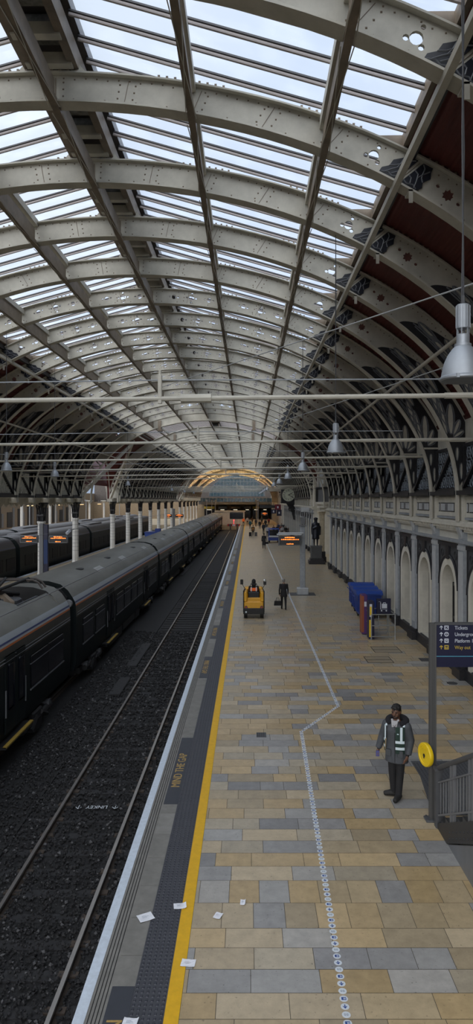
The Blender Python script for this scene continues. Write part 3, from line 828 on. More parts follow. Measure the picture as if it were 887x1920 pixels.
m = MB(); m.box(-46, 152.4, -1.2, 9.2, 215, 0, 0); m.box(7.0, 56.9, -1.2, 9.2, 69.9, 0, 0)
tag(m.build('floor.001', PLAT2), 'concourse floor beyond the end of the tracks', 'floor', kind='structure')
# platform edge strips
def strip(name, x0, x1, z0, z1, mat, label, y0=3.0, y1=152):
    m = MB(); m.box(x0, y0, z0, x1, y1, z1); return tag(m.build(name, mat), label, 'platform edge', kind='structure')
m = MB(); m.box(-1.80, 3, -1.2, -.74, 152, -.012, 0); m.box(-1.86, 3, -.16, -1.80, 152, -.012, 1)
tag(m.build('trim_3', [DGREY, COPE]), 'dark brick face below the platform edge', 'platform face', kind='structure')
strip('trim_4', -1.86, -1.735, -.012, .004, WHITEP, 'white painted line along the platform edge')
strip('trim_5', -.90, -.74, -.012, .003, YELP, 'yellow safety line along the platform')
m = MB(); m.box(-1.735, 3, -.03, -1.54, 152, -.008, 1)
for i in range(5): m.box(-1.735+.0415*i, 3, -.03, -1.735+.0415*i+.029, 152, .0, 0)
tag(m.build('trim_6', [COPE, GROOVE]), 'fine grooved strip beside the white line', 'platform edge', kind='structure')
m = MB(); y = 3.0; rnd = random.Random(4)
while y < 152:
    L = .75; m.box(-1.54, y+.004, -.02, -1.285, y+L-.004, 0, rnd.choice((0,0,1))); y += L
m.box(-1.54, 3, -.03, -1.285, 152, -.006, 2)
tag(m.build('trim_7', [COPE, M('coping_stone_b', (.235,.23,.215), .6, var=.2, vscale=5), GROOVE]), 'grey coping slabs inside the grooved strip', 'platform edge', kind='structure')
m = MB(); m.box(-1.285, 3, -.02, -.90, 152, 0, 0)
y = 6.5
while y < 42:
    for i in range(6):
        x = -1.285+.032+.0642*i; r = .016
        m.add([(x-r,y-r*1.3,0),(x+r,y-r*1.3,0),(x+r,y+r*1.3,0),(x-r,y+r*1.3,0),(x-r*.5,y-r*.8,.006),(x+r*.5,y-r*.8,.006),(x+r*.5,y+r*.8,.006),(x-r*.5,y+r*.8,.006)],
              [(4,5,6,7),(0,1,5,4),(1,2,6,5),(2,3,7,6),(3,0,4,7)], 1)
    y += .0667
for i in range(6): x = -1.285+.032+.0642*i; m.box(x-.012, 42, 0, x+.012, 152, .004, 1)
tag(m.build('trim_8', [TACT, M('tactile_dome', (.035,.037,.05), .5)]), 'dark dimpled tactile strip beside the yellow line', 'platform edge', kind='structure')
# MIND THE GAP panels
tv = textm('MIND THE GAP', .235, .004, 'CENTER')
wid = max(v[0] for v in tv[0]) - min(v[0] for v in tv[0])
for i, (a, b) in enumerate(((5.0,7.72),(12.35,15.8),(21.1,24.0),(27.1,30.0),(34.8,37.8),(43.9,46.9),(50.4,53),(58.6,61.4),(67,69.8),(75.5,78.2))):
    t = thing('warning_panel', f"dark panel lettered MIND THE GAP in gold on the platform edge, {nth(i)} from the viewer", 'floor panel', (-1.412, (a+b)/2, 0), 0, 'gap warning panels')
    m = MB(); m.box(-.127, -(b-a)/2, .0005, .127, (b-a)/2, .004); m.build('panel', PANEL, t)
    m = MB(); sx = 1.72/wid; up = i in (1, 4)
    oy = -.13 if i == 1 else 0
    m.add(*tv, tf=(lambda v: Vector((-(v.y-.084)*1.02+.0, v.x*sx+oy, v.z+.006))) if up else (lambda v: Vector(((v.y-.084)*1.02, -v.x*sx+oy, v.z+.006))))
    m.build('lettering', GOLD, t)
# rails, sleepers, ballast
def rail(x, label, grp):
    m = MB(); z = -.95
    m.prism([(-.035+x,z-.035),(-.03+x,z),(.03+x,z),(.035+x,z-.035)], 'Y', -9, 149, 0)
    m.prism([(x-.012,z-.13),(x-.012,z-.035),(x+.012,z-.035),(x+.012,z-.13)], 'Y', -9, 149, 1)
    m.prism([(x-.07,z-.165),(x-.07,z-.15),(x-.015,z-.13),(x+.015,z-.13),(x+.07,z-.15),(x+.07,z-.165)], 'Y', -9, 149, 1)
    return tag(m.build('rail', [RAILM, RAILS]), label, 'rail', grp)
rail(-2.49, 'shiny steel rail nearest the white platform edge', 'rails'); rail(-3.95, 'shiny steel rail in the middle of the ballast, farther from the platform', 'rails')
rail(-6.48, 'rail under the near side of the green train', 'rails'); rail(-7.92, 'rail under the far side of the green train', 'rails')
m = MB(); m.prism([(-1.3,-1.30),(-1.3,-1.125),(-1.24,-1.108),(1.24,-1.108),(1.3,-1.125),(1.3,-1.30)], 'Y', -.11, .11)
for x in (-.73, .73): m.box(x-.14, -.06, -1.108, x+.14, .06, -1.08, 1)
SLM = m.mesh('sleeper', [SLEEP, RAILS])
for i in range(84):
    s = obj('sleeper', SLM, None, (-3.22, 6.8+.66*i, .045+random.uniform(-.025,.0)))
    tag(s, f'dark concrete sleeper under the open track, {nth(i)} from the viewer', 'sleeper', 'track sleepers')
rnd = random.Random(11); m = MB()
def stone(x, y, z, r):
    R = Matrix.Rotation(rnd.uniform(0,6.28), 3, Vector((rnd.uniform(-1,1), rnd.uniform(-1,1), rnd.uniform(-1,1))).normalized())
    vs = []
    for a in ((1,0,0),(-1,0,0),(0,1,0),(0,-1,0),(0,0,1),(0,0,-1)):
        vs.append(R @ (Vector(a)*r*rnd.uniform(.7,1.3)) + Vector((x,y,z)))
    m.add(vs, [(0,2,4),(2,1,4),(1,3,4),(3,0,4),(2,0,5),(1,2,5),(3,1,5),(0,3,5)], 0 if rnd.random() < .93 else 1)
for (y0, y1, dens, rr) in ((6.5, 12, 330, .024), (12, 20, 190, .03), (20, 34, 80, .038)):
    for _ in range(int((y1-y0)*3.95*dens)):
        x = rnd.uniform(-5.85, -1.9)
        if abs(x+2.49) < .06 or abs(x+3.95) < .06: continue
        stone(x, rnd.uniform(y0, y1), -1.062 + rnd.uniform(-.02, .02) + (.04 if x < -4.6 else 0), rr*rnd.uniform(.6,1.4))
tag(m.build('ballast', [STONE, M('ballast_pale', (.10,.10,.105), .8)]), 'loose dark ballast stones between the rails', 'ballast', kind='stuff')
m = MB(); m.box(-5.9, -9, -1.3, -4.58, 149, -1.055); tag(m.build('ballast_shoulder', BALL), 'raised ballast between the two tracks', 'ballast', kind='stuff')
for i, (px, py, L) in enumerate(((262, 1230, 4.2), (225, 1290, 2.2), (352, 1066, 14))):
    d = 6.6*FPX/(py-VY); x = (px-VX)*d/FPX
    m = MB(); m.rbox(-.2, -L/2, -1.06, .2, L/2, -.995, .02); tag(m.build('trough_cover', SLEEP, off=(0,0,0)), f"flat grey cable trough lid on the ballast, {('longer of the near two', 'shorter of the near two', 'far long one')[i]}", 'trough lid', 'trough lids').location = (x, d, 0)
# chalked writing on the ballast between the rails
t = thing('chalk_writing', 'white graffiti reading LINKEY between arrows, upside down between the rails', 'graffiti', (-3.23, 14.55, -1.045))
tl = textm('LINKEY', .17, .003, 'CENTER')
m = MB(); m.add(*tl, tf=lambda v: Vector((-v.x*.82, -v.y*1.15+.06, v.z+.008))); m.build('lettering', STICK, t)
for x in (-.39, .39):
    m = MB(); m.bar((x,.09,.008),(x,-.08,.008),.014,.003); m.bar((x-.06,.0,.008),(x,-.085,.008),.014,.003); m.bar((x+.06,.0,.008),(x,-.085,.008),.014,.003); m.build('arrow', STICK, t)
# ================================================================ THE GREEN TRAIN
NP = [(0,2.80),(.45,2.77),(.85,2.66),(1.10,2.46),(1.26,2.22),(1.335,2.08),(1.35,2.03),(1.36,1.98),(1.37,1.93),(1.385,1.55),(1.39,.45),(1.36,-.05),(1.28,-.28)]
RP = [(0,2.15),(.45,2.15),(.84,2.15),(.86,2.60),(1.26,2.22),(1.335,2.08),(1.35,2.03),(1.36,1.98),(1.37,1.93),(1.385,1.55),(1.39,.45),(1.36,-.05),(1.28,-.28)]
SM = [0,0,0,0,2,3,2,4,5,1,1,1]
def ring(P): return [(x,z) for x,z in P] , [(-x,z) for x,z in P[::-1][:-1]]
def carbody(secs):
    m = MB(); rings = []
    for y, P in secs:
        a = [(x, y, z) for x, z in P]; b = [(-x, y, z) for x, z in P[::-1][:-1]]
        rings.append(a + b)
    n = len(rings[0]); k = len(NP)
    for r in rings: m.v += r
    def mi(j): return SM[j] if j < k-1 else (1 if j in (k-1, n) else SM[max(0, 2*(k-1)-j)] if j < 2*(k-1) else 0)
    for i in range(len(rings)-1):
        for j in range(n-1):
            m.f.append((i*n+j, i*n+j+1, (i+1)*n+j+1, (i+1)*n+j)); m.m.append(6 if (len(secs) == 6 and 1 <= i <= 3 and (j < 3 or j >= n-3)) else mi(j))
        m.f.append((i*n+n-1, i*n, (i+1)*n, (i+1)*n+n-1)); m.m.append(6 if (len(secs) == 6 and 1 <= i <= 3) else 0)
    m.f.append(tuple(range(n-1,-1,-1))); m.m.append(1); m.f.append(tuple((len(rings)-1)*n+j for j in range(n))); m.m.append(1)
    return m
TM = [TRR, TRB, TRP, TRBL, TRO, TRU, TRK]
LC = 21.2
def car(label, loc, pant=False, tail=False):
    t = thing('railway_carriage', label, 'train carriage', loc, 0, 'carriages of the green train')
    secs = [(.3, NP), (LC, NP)] if not pant else [(.3, NP), (17.5, NP), (17.5, RP), (20.3, RP), (20.3, NP), (LC, NP)]
    e = [(1-.02)*1 for _ in NP]
    body = carbody(secs).build('body', TM, t, smooth=True)
    m = MB(); 
    for s in (-1, 1): m.tube([(s*1.40, .4, 1.62), (s*1.40, LC-.1, 1.62)], .014, 5); m.tube([(s*1.40, .4, 1.70), (s*1.40, LC-.1, 1.70)], .010, 5)
    m.build('rain_strip', MGREY, body)
    ws = [2.0, 4.0, 8.1, 10.0, 11.9, 13.8, 17.9, 19.5]
    for y in ws:
        m = MB(); m.rbox(1.375, y-.8, .5, 1.405, y+.8, 1.36, .03); w = m.build('window', TRG, t)
        m = MB(); m.box(1.38, y-.84, .44, 1.415, y+.84, .475, 0); m.box(1.38, y-.84, 1.13, 1.412, y+.84, 1.15, 0); m.build('frame', MGREY, w)
    for y in (6.0, 15.9):
        for s in (-1, 1):
            m = MB(); m.rbox(1.372, y+s*.38-.36, -.1, 1.41, y+s*.38+.36, 1.75, .02, 0); d = m.build('door', TRB, t)
            m = MB(); m.rbox(1.40, y+s*.38-.20, .45, 1.416, y+s*.38+.22, 1.55, .04); m.build('door_glass', TRG, d)
            m = MB(); m.box(1.405, y+s*.72-.02, .3, 1.43, y+s*.72+.02, .95); m.build('handrail', MGREY, d)
        m = MB(); m.box(1.25, y-1.0, -.36, 1.52, y+1.0, -.30, 0); m.box(1.44, y-1.0, -.32, 1.53, y+1.0, -.285, 1); m.build('door_step', [TRK, TRY], t)
    for y in (3.4, LC-3.1):
        b = MB(); b.box(-1.15, y-1.7, -.72, 1.15, y+1.7, -.5); b.tube([(1.22, y-1.3, -.6), (1.22, y+1.3, -.6)], .1, 8); b.rbox(1.0, y-.4, -.9, 1.3, y+.4, -.35, .05)
        b.tube([(1.3, y-.7, -.75), (1.3, y-.2, -.5)], .07, 6); b.tube([(1.3, y+.2, -.5), (1.3, y+.75, -.72)], .07, 6)
        b = b.build('bogie', TRK, t)
        for dy in (-1.1, 1.1):
            w = MB(); w.tube([(-.8, y+dy, -.53), (-.66, y+dy, -.53)], .42, 16); w.tube([(.66, y+dy, -.53), (.8, y+dy, -.53)], .42, 16); w.tube([(-.7, y+dy, -.53), (.7, y+dy, -.53)], .08, 8); w.tube([(1.0,y+dy,-.53),(1.3,y+dy,-.53)], .14, 10)
            w.build('wheelset', DGREY, b)
    m = MB(); m.rbox(-1.2, 6.3, -.75, 1.25, 9.4, -.3, .06); m.rbox(-1.2, 9.7, -.7, 1.22, 13.2, -.3, .06); m.rbox(-1.2, 13.5, -.78, 1.2, 14.8, -.3, .06)
    m.build('underframe', TRK, t)
    # roof fittings
    for y in ((4.5, 9.8, 17.0) if not pant else (5.0, 10.5)):
        m = MB(); m.ball((.45, y, 2.765), .5, (.32,.75,.05), 14, 6); m.build('roof_vent', TRK, t, smooth=True)
        m = MB()
        for k in range(6): m.bar((.78, y+1.0+.2*k, 2.69), (1.02, y+1.04+.2*k, 2.56), .05, .05)
        m.build('roof_grille', GREYL, t)
    if not tail:
        m = MB()
        for k in range(5): q = 1.1-.05*(k % 2); m.prism([(-q,-.2),(q,-.2),(q,2.25),(q-.25,2.55),(-q+.25,2.55),(-q,2.25)], 'Y', LC+.02+.14*k, LC+.14+.14*k)
        m.build('gangway', TRK, t)
        m = MB(); m.tube([(1.28, LC+.02, 2.1), (1.28, LC+.2, 2.1)], .13, 12); m.build('end_lamp', MGREY, t)
    if pant:
        p = MB()
        p.box(-.7, 15.4, 2.15, .75, 15.55, 2.3); p.box(-.7, 18.4, 2.15, .75, 18.55, 2.3)
        for x in (-.55, .55):
            for y in (15.5, 17.0, 18.5):
                z = 2.15
                for k in range(6): p.lathe([(.10, z+.05*k), (.14, z+.05*k+.02), (.10, z+.05*k+.045)], (x, y, 0), 10, 1)
        p.bar((-.55, 15.4, 2.5), (-.55, 18.6, 2.5), .09, .09); p.bar((.55, 15.4, 2.5), (.55, 18.6, 2.5), .09, .09); p.bar((-.6, 17.0, 2.5), (.6, 17.0, 2.5), .1, .1)
        p.rbox(.0, 16.2, 2.5, .5, 16.9, 2.68, .05)
        sq = lambda q: [(x+.1, 17.75+(y-15.4)*.72, z) for x, y, z in q]
        p.v = sq(p.v); p = p.build('pantograph_base', [DGREY, BROWND], t)
        a = MB(); a.tube([(0, 18.4, 2.62), (0, 15.6, 2.95)], .07, 8); a.tube([(-.2, 18.5, 2.55), (-.1, 16.2, 2.85)], .03, 6); a.tube([(.0, 15.6, 2.95), (-.35, 18.3, 3.1)], .05, 8); a.tube([(.0, 15.6, 2.95), (.35, 18.3, 3.1)], .05, 8); a.bar((-.5, 17.6, 2.86), (.55, 15.5, 2.62), .12, .16, 1); a.v = sq(a.v); a.build('pantograph_arm', [TRK, BROWN], p)
        h = MB()
        for y in (18.0, 18.45): h.tube([(-.85, y, 2.82), (-.72, y, 3.0), (-.55, y, 3.08), (.55, y, 3.08), (.72, y, 3.0), (.85, y, 2.82)], .035, 6)
        h.bar((-.4, 18.0, 3.04), (-.4, 18.45, 3.04), .05, .04); h.bar((.4, 18.0, 3.04), (.4, 18.45, 3.04), .05, .04)
        h.v = sq(h.v); h.build('pantograph_head', BROWND, p)
    if tail:
        m = MB(); m.ball((1.1, LC+.02, 1.0), .09); m.ball((-1.1, LC+.02, 1.0), .09); m.build('tail_lamp', LEDR, t)
    return t
TX = -7.2
car('near green carriage with a folded pantograph on its grey roof', (TX, 1.1, 0), pant=True)
c2 = car('second green carriage from the viewer, beside the lone near columns', (TX, 22.75, 0))
tr = tree(c2)
names_ = ['third green carriage, beside the first crossing', 'fourth green carriage, beside the blue skip', 'fifth green carriage toward the buffers', 'sixth green carriage toward the buffers']
for i in range(4): dup(c2, (TX, 22.75+21.65*(i+1), 0), names_[i], kidlist=tr)
car('last green carriage, nearest the buffers', (TX, 22.75+21.65*5, 0), tail=True)
CLJ2 = M('hoarding_blue', (.03,.06,.2), .6)
# ================================================================ BEYOND: middle platform, other trains, other spans
m = MB(); m.box(-16.2, -9, -1.2, -8.75, 152, 0, 0); m.box(-16.5, -9, -.2, -16.2, 152, .0, 1); m.box(-8.75, -9, -.2, -8.65, 152, 0, 1); m.box(-15.4, -9, 0, -15.3, 152, .005, 2)
tag(m.build('floor.002', [PLAT2, WHITEP, YELP]), 'sandy island platform beyond the green train', 'floor', kind='structure')
m = MB(); m.box(-33, -9, -1.2, -24.3, 152, 0, 0); m.box(-24.3, -9, -.2, -24.1, 152, 0, 1); m.box(-46, -9, -1.2, -37, 152, 0, 0)
tag(m.build('floor.003', [PLAT2, WHITEP]), 'far platforms across the other tracks', 'floor', kind='structure')
WDK = M('dark_window', (.008,.009,.012), .5, spec=.1)
for i, (x, y0, n, lab) in enumerate(((-18.35, 4.0, 5, 'dark blue-green carriage beyond the middle platform'), (-22.4, 40, 4, 'farther dark carriage on the second track beyond the columns'))):
    proto = None
    for k in range(n):
        L = f'{lab}, {nth(k)} from the viewer'
        if proto is None:
            t = thing('railway_carriage', L, 'train carriage', (x, y0, 0), 0, 'carriages across the middle platform')
            carbody([(.3, NP), (22.6, NP)]).build('body', [DGREY, TRB, DGREY if i == 0 else TRP, TRBL, TRB, TRB], t, smooth=True)
            for q in range(9):
                m = MB(); m.rbox(1.375, 1.4+2.4*q, .5, 1.405, 3.1+2.4*q, 1.36, .03); m.build('window', WDK, t)
            m = MB(); m.rbox(-.6, 3, 2.72, .6, 9, 2.88, .08); m.build('roof_pod', DGREY, t)
            m = MB(); m.box(-1.1, 1.5, -.9, 1.15, 21.5, -.28); m.build('underframe', TRK, t)
            proto = t; trk = tree(t)
        else: dup(proto, (x, y0+23.2*k, 0), L, kidlist=trk)
# middle span roof: lining, glazing and ribs
XM, AM, BM = -30.2, 15.4, 9.0
c = thing('ceiling', 'wide middle roof span beyond the left columns', 'roof', kind='structure')
for sg in (1, -1):
    pts = [(XM+sg*(AM+.5)*cos(t), Z0+(BM+.5)*sin(t)) for t in [radians(8)+radians(44)*i/24 for i in range(25)]]
    m = MB(); m.ribbon(pts, -9, 191, .05*sg); m.build('red_lining', REDL, c)
m = MB(); pts = [(XM+(AM+.5)*cos(t), Z0+(BM+.5)*sin(t)) for t in [radians(52)+radians(76)*i/16 for i in range(17)]]
m.v = [(x, y, z) for x, z in pts for y in (-9, 191)]; m.f = [(2*i, 2*i+1, 2*i+3, 2*i+2) for i in range(16)]; m.m = [0]*16
m.build('glazing', RGLASS, c)
m = MB(); m.ribbon([(XM+AM*cos(t), Z0+BM*sin(t)) for t in [pi*i/48 for i in range(49)]], -.1, .1, .4); R2 = m.mesh('roof_rib', [CREAM])
for i in range(40):
    y = 71.3+3.05*i
    tag(obj('roof_rib', R2, None, (0, y, 0)), f'cream rib of the middle span seen through the side arch, {nth(i)} beyond the crossing', 'roof rib', 'ribs of the middle span')
for i in range(12):
    y = 37+12.2*i
    cc = thing('arcade_column', f'pale slim column across the far tracks, {nth(i)} from the viewer', 'column', (-28.5 if i < 9 else -45, y, 0), 0, 'far columns')
    m = MB(); m.lathe([(.26,0),(.26,.3),(.2,.4),(.2,4.9),(.4,5.3)], n=8); m.build('shaft', TILE, cc)
    m = MB(); m.box(-.5,-.6,5.3,.5,.6,5.5); m.build('capital', CREAM, cc)
m = MB(); m.box(-46.6, -9, -1, -46, 215, 7.5, 0)
for k in range(24):
    y = 40+6*k; m.box(-46.02, y, .3, -45.9, y+2.6, 3.2+(k%3)*.6, 1); m.box(-46.02, y+3.0, .3, -45.9, y+4.0, 3.0+(k%2), 2); m.box(-46.02, y, 4.8, -45.8, y+5, 6.6, k%3)
tag(m.build('wall_left', [TERRA, DARKIN, MGREY]), 'warm plaster wall across the far platforms', 'wall', kind='structure')
for i in range(8):
    y = 55+16*i
    l = thing('platform_lamp', f'warm lit strip lamp over the far left platform, {nth(i)} from the viewer', 'lamp', (-33, y, 4.7), 0, 'far platform lamps')
    m = MB(); m.rbox(-.18, -1.3, 0, .18, 1.3, .14, .03); m.box(-.03,-.9,.14,.03,-.86,.9); m.box(-.03,.86,.14,.03,.9,.9); m.build('housing', MGREY, l)
    m = MB(); m.rbox(-.13, -1.2, -.06, .13, 1.2, 0, .02); m.build('diffuser', LWARM, l)
    li = bpy.data.lights.new('far_platform_light', 'AREA'); li.energy = 230; li.color = (1,.72,.42); li.size = 2.2
    lo = bpy.data.objects.new('far_platform_light', li); lo.location = (-33, y, 4.55); COL.objects.link(lo)
for i in range(3):
    l = thing('uplight', f"warm uplighter under the middle span, {nth(i)} beyond the crossing", 'lamp', (-29.5, 92+32*i, 0), 0, 'middle span uplighters')
    m = MB(); m.tube([(0,0,0),(0,0,5.2)], .07, 8); m.lathe([(.25,0),(.25,.1),(.1,.2)], n=10); m.build('post', GREYP, l)
    m = MB(); m.lathe([(.1,5.2),(.28,5.35),(.3,5.6),(.26,5.6),(.1,5.4)], n=12); m.build('head', GREYP, l)
    li = bpy.data.lights.new('uplighter', 'SPOT'); li.energy = 5000; li.color = (1,.70,.42); li.spot_size = radians(140); li.shadow_soft_size = .25
    lo = bpy.data.objects.new('uplighter', li); lo.location = (-29.5, 92+32*i, 5.7); lo.rotation_euler = (pi, 0, 0); COL.objects.link(lo)
for i in range(10):
    h = thing('hoarding', f'low pale hoarding panel with a red band on the far platform, {nth(i)} from the viewer', 'hoarding', (-31.5, 62+8*i, 0), 0, 'far platform hoardings')
    m = MB(); m.box(-.05, 0, 0, .05, 7.6, 1.3); m.build('panel', CREAM2 if i % 3 else CLJ2, h)
    m = MB(); m.box(.05, 0, .85, .06, 7.6, 1.05); m.build('red_band', M('hoarding_red', (.35,.04,.03), .6), h)
# ================================================================ END SCREEN AND CONCOURSE
YE = 204
m = MB(); lun = [(XC+8.4*cos(t), 6.7+6.4*sin(t)) for t in [pi*i/30 for i in range(31)]]
vs, fs = holed([[(-46, 0), (7.6, 0), (7.6, 15), (-46, 15)], lun, [(-12.2,.1),(5.6,.1),(5.6,5.4),(-12.2,5.4)]], .5)
m.add(vs, fs, 0, tf=lambda v: Vector((v.x, YE+v.z, v.y)))
tag(m.build('wall_back', BROWND), 'end wall holding the big half-round glazed screen', 'wall', kind='structure')
w = thing('window_99', 'big half-round glazed screen at the far end of the shed', 'window', (0, YE, 0), kind='structure')
m = MB(); m.prism(lun, 'Y', -.03, .03); m.build('pane', LGLASS, w)
m = MB()
for i in range(-8, 9):
    h = 6.4*sqrt(max(0, 1-(i/8.4)**2)); m.box(XC+i-.04, -.14, 6.7, XC+i+.04, .1, 6.7+h)
for k in range(1, 6):
    hw = 8.4*sqrt(1-(k*1.08/6.4)**2); m.box(XC-hw, -.16, 6.7+k*1.08-.05, XC+hw, .1, 6.7+k*1.08+.05)
m.tube([(x, -.1, z) for x, z in lun], .16, 6); m.build('glazing_frame', MGREY, w)
d = thing('mezzanine', 'glazed upper deck across the concourse under the end screen', 'balcony', (0, 192, 0))
m = MB(); m.box(-14, 0, 4.6, 7, 11, 5.0); m.box(-14, -.3, 4.3, 7, .0, 5.1); m.build('deck', MGREY, d)
m = MB(); m.box(-14, -.1, 5.1, 7, -.06, 6.1); m.build('glass_rail', LGLASS, d)
m = MB(); [m.box(x-.04, -.14, 5.1, x+.04, -.04, 6.2) for x in range(-14, 8)]; m.box(-14, -.14, 6.15, 7, -.02, 6.25); m.build('rail_post', GREYL, d)
m = MB(); m.box(-46, 203, 0, 7.3, 203.4, 5); tag(m.build('wall_back.001', TERRA), 'shop fronts wall behind the concourse', 'wall', kind='structure')
shops = [(-11.5,3.0,SYEL,'yellow'),(-7.6,2.6,LWHITE,'white'),(-3.8,2.6,LWARM,'warm orange'),(-.3,2.0,LWHITE,'small white'),(2.2,2.0,SYEL,'short yellow'),(4.9,2.0,LWARM,'amber')]
for x, wd, mt, cl in shops:
    s = thing('shop_front', f'distant shop front with a {cl} fascia under the upper deck', 'shop', (x, 201, 0), 0, 'concourse shops')
    m = MB(); m.box(-wd/2, 0, 0, wd/2, 1.9, 3.9); m.build('unit', DARKIN, s)
    m = MB(); m.rbox(-wd/2, -.15, 3.0, wd/2, .0, 3.7, .03); m.build('fascia', mt if mt in (SYEL,) else (MGREY if mt is LWHITE else TERRA), s)
    m = MB(); m.rbox(-wd/4, -.05, 2.66, wd/5, -.01, 2.78, .01); m.build('light_strip', LWHITE, s)
    m = MB(); m.box(-wd/2+.1, -.04, .1, wd/2-.1, 0, 2.5); m.build('glass', TRG, s)
# uplights warming the last bay of roof
for i, (x, y) in enumerate(((XC-5.5, 146), (XC+5.5, 146), (XC-5.5, 166), (XC+5.5, 166), (XC-5.5, 184), (XC+5.5, 184))):
    l = thing('uplight', f"warm uplighter on a post beyond the buffers, {nth(i)} toward the end screen", 'lamp', (x, y, 0), 0, 'uplighters')
    m = MB(); m.tube([(0,0,0),(0,0,5.2)], .07, 8); m.lathe([(.25,0),(.25,.1),(.1,.2)], n=10); m.build('post', GREYP, l)
    m = MB(); m.lathe([(.1,5.2),(.28,5.35),(.3,5.6),(.26,5.6),(.1,5.4)], n=12); m.build('head', GREYP, l)
    li = bpy.data.lights.new('uplighter', 'SPOT'); li.energy = 6500; li.color = (1,.70,.36); li.spot_size = radians(120); li.shadow_soft_size = .25
    lo = bpy.data.objects.new('uplighter', li); lo.location = (x, y, 5.7); lo.rotation_euler = (pi, 0, 0); COL.objects.link(lo)
# buffers, kiosk at the end of the track
b = thing('buffer_stop', 'red and white buffer stop at the end of the open track', 'buffer stop', (-3.22, 149.5, 0))
m = MB(); m.box(-1.4, 0, -.2, 1.4, .4, .3, 0); m.box(-.9, 0, -1.1, -.6, .6, .3, 1); m.box(.6, 0, -1.1, .9, .6, .3, 1); m.box(-.35, -.03, -.15, .35, 0, .25, 2); m.build('beam', [LEDR if False else M('buffer_red', (.35,.02,.02), .5), DGREY, SWHITE], b)
for x in (-.85, .85): m = MB(); m.tube([(x, 0, .05), (x, -.5, .05)], .1, 10); m.tube([(x,-.5,.05),(x,-.58,.05)], .25, 14); m.build('buffer', DGREY, b)
m = MB(); m.ball((0, -.1, 1.1), .14); m.tube([(0,0,.3),(0,0,1.1)], .04, 6, 0); m.build('stop_lamp', LEDR, b)
k = thing('kiosk', 'pale flat-roofed kiosk behind the buffers', 'kiosk', (-4.6, 153.0, 0))
m = MB(); m.box(-2.8, 0, 0, 3.7, 3, 2.9); m.box(-3.0, -.2, 2.9, 3.9, 3.2, 3.15); m.build('walls', CREAM2, k)
m = MB(); m.box(.4, -.04, 1.3, 3.4, 0, 2.7, 0); m.build('window', TRG, k)
# ================================================================ OVERHEAD FITTINGS
def beam_mesh(d):
    m = MB(); r = .036
    p0, p1 = (-13.9, 0, 6.86), (6.65, 0, 7.09)
    def at(x): return 6.86 + (x+13.9)/20.55*.23
    m.tube([p0, p1], r, 8)
    m.tube([(-1.0, 0, at(-1.0)), (-.55, 0, at(-.55))], r*1.8, 8)
    m.tube([(2.9, 0, at(2.9)), (6.65, 0, at(6.65))], r*1.25, 8)
    b = m.mesh('tube', [CREAM], True)
    m = MB(); m.tube([(-13.9, .02, 7.10), (-1.3, .02, 7.28), (4, .02, 7.30)], .010, 5); w = m.mesh('stay_wire', [GREYP])
    m = MB(); m.rbox(-1.34, -.03, 6.93, -1.28, .03, 7.36, .01); m.tube([(-1.31, 0, 7.3), (-1.31, 0, 7.42)], .025, 6); h = m.mesh('drop_bracket', [CREAM])
    return b, w, h
BMS = beam_mesh(0); bys = [10.1, 17.7, 24.8, 32.2, 39.5, 46.8] + [74.3+7.3*k for k in range(7)]
for i, y in enumerate(bys):
    t = thing('wire_gantry', f'cream tube spanning the tracks on the level of the lamps, {nth(i)} from the viewer', 'gantry', (0, y, 0), 0, 'gantry tubes over the tracks')
    for n_, me in zip(('tube', 'stay_wire', 'drop_bracket'), BMS): obj(n_, me, t)
def wire(name, a, b, r, label, sag=0, mat=None):
    m = MB(); a, b = Vector(a), Vector(b)
    m.tube([a.lerp(b, i/12) - Vector((0,0,sag*4*(i/12)*(1-i/12))) for i in range(13)], r, 6)
    return tag(m.build(name, mat or MGREY), label, 'cable', 'thin cables')
wire('stay_cable', W(300, 727, 30), W(905, 526, 9.2), .012, 'thin pale cable rising to the right in front of the dark roof side', mat=GREYL)
wire('stay_cable', W(440, 820, 42), W(830, 690, 14.5), .012, 'thin cable crossing behind the second lamp', mat=GREYL)
wire('contact_wire', (-3.2, 7, 4.0), (-3.2, 148, 4.0), .008, 'contact wire hung above the open track', mat=MGREY)
wire('contact_wire', (-7.2, 7, 4.3), (-7.2, 148, 4.3), .008, 'contact wire hung above the green train', mat=MGREY)
for i, (x, y) in enumerate(((-6.2, 37), (5.0, 24))):
    pass
